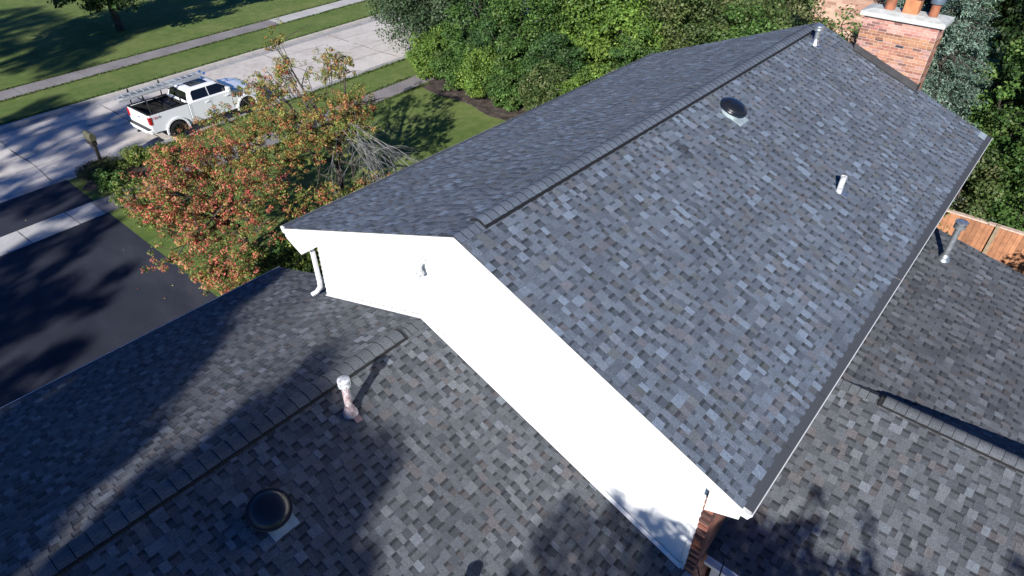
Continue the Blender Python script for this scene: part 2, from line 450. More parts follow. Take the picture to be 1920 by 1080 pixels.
def ridge_vent(p, q, half, sl, name="ridge_vent", e=.048):
    """black slotted plastic core showing along both edges below the caps"""
    mb = MB(); p = Vector(p); q = Vector(q); d = (q - p).normalized(); t = Vector((-d.y, d.x, 0)).normalized(); L = (q - p).length
    z = Vector((0, 0, 1))
    prof = [(-half, -sl * half - .004), (-half, -sl * half + e), (-half + .05, -sl * (half - .05) + e + .002), (0, e + .004), (half - .05, -sl * (half - .05) + e + .002), (half, -sl * half + e), (half, -sl * half - .004)]
    r = [[p + d * a + t * y + z * h for y, h in prof] for a in (0, L)]
    for j in range(len(prof) - 1): mb.face([r[0][j], r[0][j + 1], r[1][j + 1], r[1][j]], (.012, .012, .013))
    for k in (0, 1): mb.face(r[k], (.012, .012, .013))
    n = int(L / .05)
    for k in range(n):                  # louvre ribs along the lip
        for sg in (-1, 1):
            a = p + d * (k * .05 + .01) + t * sg * (half + .002) + z * (-sl * half)
            b = a + d * .022
            mb.face([a, b, b + z * e * .85, a + z * e * .85], (.03, .03, .033))
    return mb.build(name, 'col', house)

nrm = math.sqrt(1 + SP * SP)
mb = MB()
shingles(mb, (0, 0, RZ), (1, 0, 0), (0, -1, -SP), ML, MW * nrm, PAL, 11, stain=[(5.15, -.78, .16)])
shingles(mb, (0, 0, RZ), (1, 0, 0), (0, 1, -SP), ML, MW * nrm, PAL, 12)
deck(mb, (.005, 0, RZ), (1, 0, 0), (0, -1, -SP), ML - .01, MW * nrm - .005); deck(mb, (.005, 0, RZ), (1, 0, 0), (0, 1, -SP), ML - .01, MW * nrm - .005)
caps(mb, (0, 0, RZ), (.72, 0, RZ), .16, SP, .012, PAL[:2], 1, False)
mb.build("main_roof", 'shingle', house)['label'] = "largest shingle roof, bluish grey, above the white gable"
ridge_vent((.5, 0, RZ), (13.3, 0, RZ), .158, SP)
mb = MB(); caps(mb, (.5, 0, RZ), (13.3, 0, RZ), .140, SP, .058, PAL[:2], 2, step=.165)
mb.build("ridge_cap", 'shingle', house)
mb = MB(); caps(mb, (13.3, 0, RZ), (ML, 0, RZ), .16, SP, .012, PAL[:2], 22, False); mb.build("ridge_cap", 'shingle', house)

# garage roof: ridge along x
GZ, GY, GS = 4.715, 1.28, .349
gn = math.sqrt(1 + GS * GS); GX0 = -13.0; WX = .40
mb = MB()
GLW = 7.22 - GY; GRW = GY + 4.22
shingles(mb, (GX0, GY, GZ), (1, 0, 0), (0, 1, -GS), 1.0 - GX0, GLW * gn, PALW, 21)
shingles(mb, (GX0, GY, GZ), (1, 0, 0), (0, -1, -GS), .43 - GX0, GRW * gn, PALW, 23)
deck(mb, (GX0, GY, GZ), (1, 0, 0), (0, 1, -GS), .995 - GX0, GLW * gn - .005, .12); deck(mb, (GX0, GY, GZ), (1, 0, 0), (0, -1, -GS), .42 - GX0, GRW * gn - .005, .12)
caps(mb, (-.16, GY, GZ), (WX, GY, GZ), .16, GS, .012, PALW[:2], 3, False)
mb.build("garage_roof", 'shingle', house)['label'] = "lower front roof, partly in deep tree shade"
ridge_vent((GX0, GY, GZ), (-.14, GY, GZ), .168, GS)
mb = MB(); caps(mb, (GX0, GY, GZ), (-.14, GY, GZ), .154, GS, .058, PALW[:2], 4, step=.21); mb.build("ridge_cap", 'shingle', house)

# rear wing: ridge along y, near slope facing the camera
VZ, VX = 4.15, 4.37
VS = (VZ - 2.8) / (VX - .85); vn = math.sqrt(1 + VS * VS); VF = .50; vfn = math.sqrt(1 + VF * VF)
mb = MB(); VL = 9.5
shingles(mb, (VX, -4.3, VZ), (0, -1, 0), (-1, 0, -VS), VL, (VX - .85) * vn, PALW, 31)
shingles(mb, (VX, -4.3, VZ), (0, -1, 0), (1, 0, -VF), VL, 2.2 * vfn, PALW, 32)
deck(mb, (VX, -4.3, VZ), (0, -1, 0), (-1, 0, -VS), VL, (VX - .85) * vn - .005, .12); deck(mb, (VX, -4.3, VZ), (0, -1, 0), (1, 0, -VF), VL, 2.2 * vfn - .005, .1)
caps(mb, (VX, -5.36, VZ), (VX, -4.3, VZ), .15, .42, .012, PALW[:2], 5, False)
mb.build("wing_roof", 'shingle', house)['label'] = "rear wing roof with a short dark shadowed back slope"
ridge_vent((VX, -5.4, VZ), (VX, -4.3 - VL, VZ), .15, .42, e=.036)
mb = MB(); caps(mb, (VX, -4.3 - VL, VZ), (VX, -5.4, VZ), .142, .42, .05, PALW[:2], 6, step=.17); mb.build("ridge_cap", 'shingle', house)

# low roof behind the wing, falling away from the main house
SS = .22; sn = math.sqrt(1 + SS * SS); SZ0 = 4.17 + SS * (4.73 - 4.3)
def shed_start(s):
    y = -4.3 - s / sn; return max(0, (-.567 * .78 * (y + 4.82)) - .25)
mb = MB()
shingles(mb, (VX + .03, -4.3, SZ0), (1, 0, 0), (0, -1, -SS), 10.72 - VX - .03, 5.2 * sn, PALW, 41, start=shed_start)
deck(mb, (8.5, -4.3, SZ0), (1, 0, 0), (0, -1, -SS), 10.71 - 8.5, 5.2 * sn - .005, .14)
mb.build("porch_roof", 'shingle', house)['label'] = "low pitched rear roof with a tall grey vent pipe"

# walls
GAB = lambda y: RZ - SP * abs(y) - .10
def garz(y): return GZ - GS * abs(y - GY) if y > -4.22 else 0
mb = MB(); wl = (.8, .8, .8)
YL, YR = 4.315, -4.32
z = -.1; lap = .113
while z < RZ:
    z1 = z + lap
    # interval of y where the wall exists between z and z1 (under the roof line)
    ymax = min(YL, (RZ - .1 - z) / SP); ymin = max(YR + .17, -(RZ - .1 - z) / SP)
    yt = min(YL, (RZ - .1 - z1) / SP); yb = max(YR + .17, -(RZ - .1 - z1) / SP)
    if z1 < RZ - .1 and ymax > ymin:
        mb.face([(WX - .020, ymax, z), (WX - .020, ymin, z), (WX, yb, z1), (WX, yt, z1)], wl)
        mb.face([(WX, ymax, z), (WX, ymin, z), (WX - .020, ymin, z), (WX - .020, ymax, z)], wl)
    z = z1
mb.build("siding_wall", 'white', house)['label'] = "white horizontal siding on the sunlit gable end"
mb = MB()
def wallbox(a, b): mb.box(a, b, (.7, .7, .68))
wallbox((.45, 4.1, 0), (13.5, 4.3, 5.3)); wallbox((13.3, -4.1, 0), (13.5, 4.1, 5.4)); wallbox((.45, -4.1, 0), (.6, 4.1, 5.3))
wallbox((-12.5, 6.6, 0), (.55, 6.8, 2.7)); wallbox((.4, 4.32, 0), (.55, 6.6, 2.68)); wallbox((-12.5, -3.9, 0), (.4, -3.75, 2.8))
wallbox((1.3, -13, 0), (1.45, -4.4, 2.8)); wallbox((4.6, -9.0, 0), (10.3, -8.85, 2.9)); wallbox((10.15, -8.85, 0), (10.3, -4.4, 3.1))
mb.prism([(-4.1, 5.4), (0, 6.95), (4.1, 5.4)], 0, 13.3, 13.5, (.7, .7, .68))
mb.build("plain_wall", 'white', house)
# brick veneer on the rear long wall with toothed corner
BR = [((.25, .095, .06), 4), ((.19, .07, .048), 3), ((.34, .16, .10), 3), ((.10, .05, .042), 1.8), ((.29, .14, .11), 2)]
def bricks(mb, O, U, V, N, lu, lv, pal, seed, bl=.203, bh=.0677, mort=(.42, .36, .31), proud=.004, soldier=None, clip=None):
    """running-bond bricks on a rectangle O + U*lu + V*lv"""
    rng = random.Random(seed); O = Vector(O); U = Vector(U); V = Vector(V); N = Vector(N); j = .009
    def q(u0, u1, v0, v1, h): return [O + U * u0 + V * v0 + N * h, O + U * u1 + V * v0 + N * h, O + U * u1 + V * v1 + N * h, O + U * u0 + V * v1 + N * h]
    mb.face(q(0, lu, 0, lv, 0), mort)
    v = 0; row = 0
    while v < lv - .01:
        hh = bh; ll = bl
        if soldier and abs(row - soldier) < .5: hh = .2; ll = .0677
        v1 = min(v + hh, lv); u = -(ll / 2 if row % 2 else 0)
        while u < lu:
            u0 = max(u, 0) + j / 2; u1 = min(u + ll, lu) - j / 2
            if u1 - u0 > .015 and (clip is None or clip((u0 + u1) / 2, v)):
                c = jit(pick(pal, rng), .16, rng)
                a = q(u0, u1, v + j / 2, v1 - j / 2, proud); b = q(u0, u1, v + j / 2, v1 - j / 2, 0)
                mb.face(a, c)
                for k in range(4): mb.face([b[k], b[(k + 1) % 4], a[(k + 1) % 4], a[k]], tuple(x * .8 for x in c))
            u += ll
        v = v1; row += 1
mb = MB()
bricks(mb, (.40, -4.32, 0), (1, 0, 0), (0, 0, 1), (0, -1, 0), 4.0, 4.98, BR, 3, proud=.008)
rng = random.Random(8)
zz = 0; k = 0
while zz < 4.98:                       # brick returns at the corner, every other course stands out
    e = rng.uniform(.04, .075) if k % 2 else rng.uniform(.005, .03)
    mb.box((.40 - e, -4.335 - .012 * (k % 2), zz + .004), (.52, -4.20, zz + .064), jit(pick(BR, rng), .15, rng)); zz += .0677; k += 1
mb.build("brick_wall", 'brick', house)['label'] = "reddish brown brick wall seen edge on below the rear eave"
mb = MB(); mb.box((.36, -4.2, .0), (.42, -4.125, 5.0)); mb.build("corner_trim", 'white', house)
# rakes, soffits, eave returns
mb = MB()
for sg in (1, -1):
    for x0, x1 in ((0.0, .03), (ML - .03, ML)):
        pts = [(sg * .0, RZ - .015), (sg * MW, RZ - .015 - SP * MW), (sg * MW, RZ - .20 - SP * MW), (0, RZ - .20)]
        mb.prism(pts if sg > 0 else pts[::-1], 0, x0 - .004, x1)
    # sloping soffit under the rake, and boxed eave
    pts = [(0, RZ - .19), (sg * (MW - .1), RZ - .19 - SP * (MW - .1)), (sg * (MW - .1), RZ - .21 - SP * (MW - .1)), (0, RZ - .21)]
    mb.prism(pts if sg > 0 else pts[::-1], 0, .03, WX + .02)
    eb = RZ - SP * MW
    pts = [(sg * 4.30, eb - .02), (sg * (MW - .002), eb - .17), (sg * (MW - .002), eb - .24), (sg * 4.30, eb - .44)]
    mb.prism(pts if sg > 0 else pts[::-1], 0, .01, WX + .25)
    pts = [(sg * (MW - .02), eb - .02), (sg * MW, eb - .02), (sg * MW, eb - .2), (sg * (MW - .02), eb - .2)]
    mb.prism(pts if sg > 0 else pts[::-1], 0, .26, ML - .26)
    pts = [(sg * 4.31, eb - .19), (sg * (MW - .02), eb - .19), (sg * (MW - .02), eb - .21), (sg * 4.31, eb - .21)]
    mb.prism(pts if sg > 0 else pts[::-1], 0, .66, ML - .3)
mb.build("trim_boards", 'white', house)
# wall base flashing along the garage roof
mb = MB()
for y0, y1 in ((GY, YL), (GY, -4.15)):
    z0, z1 = GZ - GS * abs(y0 - GY), GZ - GS * abs(y1 - GY)
    mb.face([(WX - .02, y0, z0 + .015), (WX - .02, y1, z1 + .015), (WX - .02, y1, z1 + .075), (WX - .02, y0, z0 + .075)][::(1 if y1 > y0 else -1)])
    mb.face([(WX - .07, y0, z0 + .016), (WX - .07, y1, z1 + .016), (WX - .02, y1, z1 + .02), (WX - .02, y0, z0 + .02)][::(1 if y1 < y0 else -1)])
mb.build("step_flashing", 'white', house)
mb = MB()
for y0, y1 in ((GY, YL), (GY, -4.15)):
    z0, z1 = GZ - GS * abs(y0 - GY), GZ - GS * abs(y1 - GY)
    mb.face([(WX - .023, y0, z0 + .066), (WX - .023, y1, z1 + .066), (WX - .023, y1, z1 + .078), (WX - .023, y0, z0 + .078)])  # thin dark strip along the foot of the siding
mb.build("siding_foot_strip", 'darkmetal', house)
# gutters
def gutter(p, q, out, name="gutter"):
    p = Vector(p); q = Vector(q); o = Vector(out); z = Vector((0, 0, 1)); mb = MB()
    prof = [(0, 0), (0, -.12), (.09, -.12), (.115, -.05), (.13, -.03), (.13, .004), (.118, .004), (.118, -.02), (.02, -.02)]
    r = [[e + o * a + z * h for a, h in prof] for e in (p, q)]
    n = len(prof)
    for j in range(n): mb.face([r[0][j], r[1][j], r[1][(j + 1) % n], r[0][(j + 1) % n]])
    mb.face(r[0][::-1]); mb.face(r[1])
    return mb.build(name, 'gutterwhite', house)
EZ = RZ - SP * MW
for sg in (1, -1):
    gutter((.0, sg * (MW + .002), EZ - .015), (ML, sg * (MW + .002), EZ - .015), (0, sg, 0))
    mb = MB(); rng = random.Random(4)
    x = .03
    while x < ML - .05:
        x1 = min(x + 1.22, ML - .02); dz = rng.uniform(-.001, .002)
        mb.face([(x, sg * (MW - .03), EZ + .016 + dz), (x1 - .006, sg * (MW - .03), EZ + .016 + dz), (x1 - .006, sg * (MW + .122), EZ - .006 + dz), (x, sg * (MW + .122), EZ - .006 + dz)][::sg])
        for k in range(9):
            mb.box((x1 - .2 + k * .018, sg * (MW + .02) - .03, EZ + .003), (x1 - .194 + k * .018, sg * (MW + .02) + .05, EZ + .012 - .004), (.02, .02, .02))
        x = x1
    mb.build("gutter_guard", 'guard', house)
GLE = GZ - GS * GLW; GRE = GZ - GS * GRW
gutter((GX0, 7.222, GLE - .02), (1.0, 7.222, GLE - .02), (0, 1, 0))
gutter((GX0, -4.222, GRE - .02), (.36, -4.222, GRE - .02), (0, -1, 0))
mb = MB(); mb.box((GX0, -4.34, GRE - .035), (.35, -4.235, GRE - .03)); mb.build("gutter_guard", 'guard', house)
mb = MB(); mb.box((GX0, 7.23, GLE - .03), (.98, 7.345, GLE - .022)); mb.build("gutter_guard", 'guard', house)
gutter((.848, -4.37, 2.78), (.848, -13.8, 2.78), (-1, 0, 0))
# rake board on the garage roof end
mb = MB(); mb.prism([(4.3, GZ - GS * (4.3 - GY) - .015), (7.22, GLE - .015), (7.22, GLE - .17), (4.3, GZ - GS * (4.3 - GY) - .17)], 0, .985, 1.005); mb.build("rake_board", 'white', house)
# downspouts
mb = MB()
mb.tube([(.25, 4.80, EZ - .10), (.25, 4.80, EZ - .2), (.28, 4.70, EZ - .32), (.32, 4.50, EZ - .46), (.335, 4.44, EZ - .60), (.335, 4.42, 3.98), (.33, 4.43, 3.84), (.25, 4.46, 3.74), (.14, 4.50, 3.70)],
        [.055] * 9, 4)
o = mb.build("downspout", 'gutterwhite', house, bevel=.008)
mb = MB(); mb.tube([(.33, -4.285, GRE - .06), (.33, -4.285, GRE - .3), (.3, -4.29, .3)], .05, 4); mb.box((.22, -4.34, GRE - .02), (.36, -4.23, GRE + .05)); mb.build("downspout", 'lightmetal', house)
# small things on the gable wall
mb = MB()
mb.box((WX - .075, -.07, 5.85), (WX - .01, .42, 6.42))
for k in range(7): mb.prism([(WX - .05, 5.90 + k * .07), (WX - .034, 5.945 + k * .07), (WX - .034, 5.90 + k * .07)], 1, -.03, .38) if False else mb.box((WX - .09, -.03, 5.9 + k * .07), (WX - .075, .38, 5.925 + k * .07))
mb.build("gable_vent", 'white', house)
mb = MB()
mb.lathe([(.0, 0), (.07, 0), (.075, .02), (.05, .05), (.04, .05)], (WX - .01, 1.12, 6.03), (-1, 0, 0), 16)
mb.tube([(WX - .03, 1.12, 6.03), (WX - .11, 1.12, 6.02), (WX - .16, 1.115, 5.96), (WX - .165, 1.11, 5.88), (WX - .15, 1.10, 5.82)], [.055, .058, .062, .07, .085], 12)
mb.build("wall_hood", 'spottedwhite', house, True)
mb = MB(); mb.tube([(WX - .02, -4.13, 4.54), (WX - .03, -4.15, 2.95)], .012, 6); mb.build("wall_conduit", 'darkmetal', house)
mb = MB(); mb.tube([(.48, -4.345, 2.95), (.42, -4.44, 2.82), (.44, -4.58, 2.78), (.6, -4.66, 2.82), (.8, -4.62, 2.95), (.9, -4.45, 3.05)], .012, 6); mb.build("cable", 'black', house)

# chimney
ch = thing("chimney", None, None); ch.parent = house; ch['_abs'] = 1; ch.location = (0, 0, 0)
ch.matrix_parent_inverse = Matrix.Translation(house.location).inverted()
ch['label'] = "pinkish orange brick chimney with three flues at the far gable"
CX0, CX1, CY0, CY1 = 13.74, 14.45, -2.85, -1.12
CB = [((.40, .18, .11), 5), ((.31, .125, .085), 3), ((.46, .245, .15), 4), ((.19, .095, .075), 2), ((.055, .045, .05), .9), ((.41, .23, .19), 2.5)]
CP = [((.47, .23, .18), 4), ((.40, .16, .13), 3), ((.54, .30, .24), 3), ((.25, .12, .10), 1)]
mb = MB()
def stack(z0, z1, e, pal, seed, soldier=None):
    a0, a1, b0, b1 = CX0 - e, CX1 + e, CY0 - e, CY1 + e
    kw = dict(pal=pal, mort=(.55, .48, .42), soldier=soldier)
    bricks(mb, (a0, b1, z0), (0, -1, 0), (0, 0, 1), (-1, 0, 0), b1 - b0, z1 - z0, seed=seed, **kw)
    bricks(mb, (a0, b0, z0), (1, 0, 0), (0, 0, 1), (0, -1, 0), a1 - a0, z1 - z0, seed=seed + 1, **kw)
    bricks(mb, (a1, b0, z0), (0, 1, 0), (0, 0, 1), (1, 0, 0), b1 - b0, z1 - z0, seed=seed + 2, **kw)
    bricks(mb, (a1, b1, z0), (-1, 0, 0), (0, 0, 1), (0, 1, 0), a1 - a0, z1 - z0, seed=seed + 3, **kw)
    mb.face([(a0, b0, z1), (a1, b0, z1), (a1, b1, z1), (a0, b1, z1)], (.5, .4, .35))
    mb.face([(a0, b0, z0), (a0, b1, z0), (a1, b1, z0), (a1, b0, z0)], (.4, .3, .25))
stack(0, 7.08, 0, CB, 50); stack(7.08, 7.28, .012, [((.40, .19, .10), 3), ((.28, .12, .07), 3), ((.46, .24, .13), 2)], 60, soldier=0); stack(7.28, 7.60, 0, CP, 70)
mb.build("brick_stack", 'brick', ch)
mb = MB()
e = .11
q0 = [(CX0 - e, CY0 - e, 7.60), (CX1 + e, CY0 - e, 7.60), (CX1 + e, CY1 + e, 7.60), (CX0 - e, CY1 + e, 7.60)]
q1 = [(a, b, 7.70) for a, b, c in q0]
q2 = [(CX0 + .12, CY0 + .12, 7.76), (CX1 - .12, CY0 + .12, 7.76), (CX1 - .12, CY1 - .12, 7.76), (CX0 + .12, CY1 - .12, 7.76)]
mb.face(q0[::-1]); mb.face(q2)
for k in range(4):
    j = (k + 1) % 4; mb.face([q0[k], q0[j], q1[j], q1[k]]); mb.face([q1[k], q1[j], q2[j], q2[k]])
mb.build("crown", 'limestone', ch, bevel=.012)
for nm, y, r, h, m_, sq in (("flue", -1.56, .125, .36, 'terracotta', 0), ("flue", -2.06, .17, .34, 'terralight', 1), ("flue", -2.56, .105, .31, 'terracotta', 0)):
    mb = MB(); xx = 14.02
    if sq:
        mb.box((xx - r, y - r, 7.74), (xx + r, y + r, 7.76 + h))
        f = mb.build(nm, m_, ch, bevel=.02)
        mb = MB(); mb.box((xx - r - .03, y - r - .03, 7.762 + h), (xx + r + .03, y + r + .03, 7.81 + h)); mb.build("flue_cap", 'darkmetal', ch)
    else:
        mb.lathe([(r, 0), (r, h), (r * .8, h), (r * .8, h - .1), (0, h - .1)], (xx, y, 7.74), sides=24); mb.build(nm, m_, ch, True)
        mb = MB()
        if y < -2.3: mb.lathe([(r * .9, 0), (r * 1.5, .005), (r * 1.55, .08), (r * 1.2, .13), (0, .15)], (xx, y, 7.74 + h), sides=24); mb.build("flue_cap", 'capblue', ch, True)
        else: mb.lathe([(r * .75, -.03), (r * .9, .0), (r * .95, .05), (r * .7, .09), (0, .1)], (xx, y, 7.74 + h), sides=24); mb.build("flue_cap", 'galv', ch, True)
mb = MB()
fz = lambda y: RZ + SP * y
mb.prism([(CY1 + .02, fz(CY1 + .02) + .0), (CY0 - .02, fz(CY0 - .02) + .0), (CY0 - .02, fz(CY0) + .17), (CY1 + .02, fz(CY1) + .17)], 0, CX0 - .02, CX0 - .005)
mb.prism([(CX0 - .02, fz(CY0)), (ML, fz(CY0)), (ML, fz(CY0) + .17), (CX0 - .02, fz(CY0) + .17)], 1, CY0 - .025, CY0 - .008)
mb.face([(CX0 - .12, CY1, fz(CY1) + .018), (CX0 - .12, CY0 - .1, fz(CY0 - .1) + .018), (CX0 - .015, CY0 - .1, fz(CY0 - .1) + .018), (CX0 - .015, CY1, fz(CY1) + .018)])
mb.build("flashing", 'darkmetal', ch)

# pipes and domes on the roofs: parts of the house
def roofz(kind, x, y):
    if kind == 'main': return RZ - SP * abs(y)
    if kind == 'garage': return GZ - GS * abs(y - GY)
    if kind == 'shed': return 4.17 + SS * (y + 4.73)
def slope_n(kind, y):
    if kind == 'main': return Vector((0, SP * (1 if y > 0 else -1), 1)).normalized()
    if kind == 'garage': return Vector((0, GS * (1 if y > GY else -1), 1)).normalized()
    return Vector((0, -SS, 1)).normalized()
def plate(mb, x, y, kind, hx, up, dn, h=.02):
    n = slope_n(kind, y); s = -1 if n.y < 0 else 1
    P = lambda a, b: (x + a, y + s * b, roofz(kind, x, y + s * b) + h)
    q = [P(-hx, -up), P(hx, -up), P(hx, dn), P(-hx, dn)]
    mb.face(q if s > 0 else q[::-1]); lo = [(a, b, c - h) for a, b, c in q]
    for k in range(4):
        j = (k + 1) % 4; mb.face([lo[k], lo[j], q[j], q[k]])
def dome_vent(x, y, kind, lab=None):
    z = roofz(kind, x, y); n = slope_n(kind, y); v = thing("dome_vent", None, None, (0, 0, 0)); v.parent = house; v['_abs'] = 1
    v.matrix_parent_inverse = Matrix.Translation(house.location).inverted()
    if lab: v['label'] = lab
    mb = MB(); plate(mb, x + .03, y, kind, .19, 0, .345)
    mb.build("base_flashing", 'lightmetal', v)
    mb = MB(); mb.lathe([(.19, 0), (.185, .13), (.17, .17)], (x, y, z), n, 28); mb.build("throat", 'lightmetal', v, True)
    mb = MB(); b = Vector((x, y, z)) + n * .13
    mb.lathe([(.17, .02), (.27, .0), (.292, .012), (.296, .03), (.285, .046), (.262, .05), (.252, .064), (.235, .088), (.19, .112), (.12, .128), (.05, .134), (0, .135)], b, n, 48)
    mb.build("dome", 'vent', v, True)
    return v
dome_vent(-3.50, .20, 'garage', "black dome vent in deep shade on the front roof")
dome_vent(7.26, -.70, 'main', "shiny black dome vent high on the main roof")
dome_vent(-2.15, -2.7, 'garage')
def pipe(x, y, kind, r, h, m1, m2, cap, capr, lab, collar=True, tile=None, lean=(0, 0)):
    z = roofz(kind, x, y); v = thing("vent_pipe", None, None, (0, 0, 0)); v.parent = house; v['_abs'] = 1
    v.matrix_parent_inverse = Matrix.Translation(house.location).inverted(); v['label'] = lab
    top = Vector((x + lean[0], y + lean[1], z + h))
    mb = MB(); mb.tube([(x, y, z - .02), top], r, 18); mb.build("pipe", m1, v, True)
    mb = MB()
    if cap == 'bell': mb.lathe([(capr * .8, -.06), (capr * 1.02, -.055), (capr * 1.05, -.02), (capr, -.01), (capr, .03), (capr * 1.06, .04), (capr * 1.03, .065), (capr * .7, .085), (0, .092)], top, (0, 0, 1), 24)
    if cap == 'can':
        mb.lathe([(r, -.1), (capr, -.085), (capr, -.01), (capr * .9, -.005)], top, (0, 0, 1), 24); mb.lathe([(capr * .78, -.06), (capr * .78, .06)], top, (0, 0, 1), 24)
        mb.lathe([(capr * 1.08, .04), (capr * 1.1, .065), (capr * .7, .09), (0, .1)], top, (0, 0, 1), 24)
    if cap == 'open': mb.lathe([(r, -.02), (r * 1.08, -.01), (r * 1.08, .01), (r * .8, .01), (r * .8, -.1)], top, (0, 0, 1), 18)
    mb.build("pipe_cap", m2, v, True)
    if collar:
        mb = MB(); mb.lathe([(r * 2.1, 0.0), (r * 2.0, .03), (r * 1.5, .06), (r * 1.35, .13), (r * 1.02, .15)], (x, y, z), (0, 0, 1), 22)
        mb.build("collar", m1, v, True)
    if tile:
        mb = MB(); plate(mb, x + tile[0], y, kind, tile[1], tile[2], tile[3], .022); mb.build("base_flashing", tile[4], v)
    return v
pipe(-1.74, .665, 'garage', .058, .66, 'spottedpaint', 'spottedwhite', 'bell', .092, "stubby pinkish vent pipe with a white cap on the front roof", True, (.02, .055, .06, .2, 'pinkmetal'))
pipe(-2.93, -2.5, 'garage', .058, .66, 'spottedpaint', 'spottedwhite', 'bell', .092, "vent pipe just below the picture on the front roof")
pipe(9.60, -5.18, 'shed', .062, .90, 'galv', 'galv', 'can', .115, "tall grey metal pipe with a louvred cap on the rear roof", True)
pipe(7.34, -3.15, 'main', .055, .34, 'spottedwhite', 'spottedwhite', 'open', .06, "short white speckled pipe low on the main roof", False, (.06, .08, .07, .17, 'galv'))
pipe(12.57, -.44, 'main', .06, .40, 'galv', 'galv', 'bell', .11, "galvanised pipe by the far end of the ridge", True, (0, .12, .12, .17, 'galv'))
# the vinyl band at the far lower roof corner
mb = MB(); mb.face([(13.55, -4.55, RZ - SP * 4.55 + .02), (13.55, -4.72, RZ - SP * 4.72 + .02), (13.93, -4.72, RZ - SP * 4.72 + .02), (13.93, -4.55, RZ - SP * 4.55 + .02)]); mb.build("gutter_end_flashing", 'lightmetal', house)

# ------------------------------------------------------------------ foliage tools
def leaf_mesh(name, c, n, size, cols, m, parent=None, aspect=.55, seed=0):
    r = np.random.default_rng(seed); N = len(c)
    n = n / (np.linalg.norm(n, axis=1, keepdims=True) + 1e-9)
    a = r.normal(size=(N, 3)); t1 = a - n * np.sum(a * n, axis=1, keepdims=True); t1 /= np.linalg.norm(t1, axis=1, keepdims=True) + 1e-9
    t2 = np.cross(n, t1); s = size * r.uniform(.65, 1.3, (N, 1))
    v = np.empty((N, 4, 3)); bend = n * s * r.uniform(.05, .2, (N, 1))
    v[:, 0] = c - t1 * s * .5; v[:, 2] = c + t1 * s * .5
    v[:, 1] = c + t2 * s * aspect * .5 + bend; v[:, 3] = c - t2 * s * aspect * .5 + bend
    me = bpy.data.meshes.new(name)
    me.vertices.add(N * 4); me.vertices.foreach_set("co", v.astype(np.float32).ravel())
    me.loops.add(N * 4); me.loops.foreach_set("vertex_index", np.arange(N * 4, dtype=np.int32))
    me.polygons.add(N); me.polygons.foreach_set("loop_start", np.arange(0, N * 4, 4, dtype=np.int32))
    me.update(calc_edges=True)
    at = me.attributes.new("Col", 'FLOAT_COLOR', 'POINT')
    cc = np.ones((N, 4, 4), np.float32); cc[:, :, :3] = cols[:, None, :]
    at.data.foreach_set("color", cc.ravel())
    me.materials.append(M[m])
    o = bpy.data.objects.new(name, me); COL.objects.link(o)
    if parent: o.parent = parent
    return o

def clumps(center, radii, n, r, low=.45, flat=1.0, zmin=None):
    """clump centres through an ellipsoid, biased to the outside"""
    d = r.normal(size=(n, 3)); d /= np.linalg.norm(d, axis=1, keepdims=True)
    k = r.uniform(low, 1.0, (n, 1)) ** .7
    c = np.array(center) + d * k * np.array(radii)
    if zmin is not None: c[:, 2] = np.maximum(c[:, 2], zmin)
    return c

def fill(cc, cr, per, pal, r, up=.5, tint=.22, squash=.75):
    """leaves on and in every clump; cr clump radius (array), pal list of colours with weights"""
    n = len(cc); idx = np.repeat(np.arange(n), per); N = len(idx)
    d = r.normal(size=(N, 3)); d /= np.linalg.norm(d, axis=1, keepdims=True)
    k = r.uniform(.25, 1.0, (N, 1)) ** .6
    p = cc[idx] + d * k * cr[idx][:, None] * np.array([1, 1, squash])
    nr = d * .8 + np.array([0, 0, up]) + r.normal(size=(N, 3)) * .55
    wts = np.array([w_ for _, w_ in pal], float); wts /= wts.sum()
    base = np.array([c for c, _ in pal])
    # each clump prefers one colour
    pref = r.choice(len(pal), n, p=wts)
    ch_ = np.where(r.random(N) < .55, pref[idx], r.choice(len(pal), N, p=wts))
    col = base[ch_] * (1 + r.uniform(-tint, tint, (n, 1)))[idx] * r.uniform(.75, 1.25, (N, 1))
    return p, nr, np.clip(col, 0, 1)

def limbs(mb, base, fork, targets, r0, rr, wob=.12, sides=7, rtip=.012):
    """trunk from base to fork, then curved limbs to the targets"""
    base = Vector(base); fork = Vector(fork)
    pts = [base.lerp(fork, t) + Vector((rr.uniform(-wob, wob), rr.uniform(-wob, wob), 0)) * math.sin(math.pi * t) for t in (0, .3, .6, 1)]
    mb.tube([pts[0] - Vector((0, 0, .1))] + pts, [r0 * 1.35, r0 * 1.1, r0, r0 * .9, r0 * .8], 10)
    for t in targets:
        t = Vector(t); d = t - fork
        q = [fork - Vector((0, 0, .05))]
        for k in (.25, .5, .75, 1):
            w_ = wob * 1.6 * math.sin(math.pi * k)
            q.append(fork + d * k + Vector((rr.uniform(-w_, w_), rr.uniform(-w_, w_), .22 * d.length * math.sin(math.pi * k) * .6)))
        rl = r0 * rr.uniform(.32, .55)
        mb.tube(q, [rl, rl * .8, rl * .55, rl * .33, rtip], sides)
        for _ in range(3):
            j = rr.choice((2, 3, 4)); s_ = q[j]; e_ = s_ + Vector((rr.uniform(-1, 1), rr.uniform(-1, 1), rr.uniform(-.2, .7))) * d.length * .3
            mb.tube([s_, s_.lerp(e_, .5) + Vector((0, 0, .06)), e_], [rl * .35, rl * .22, rtip * .6], 5)

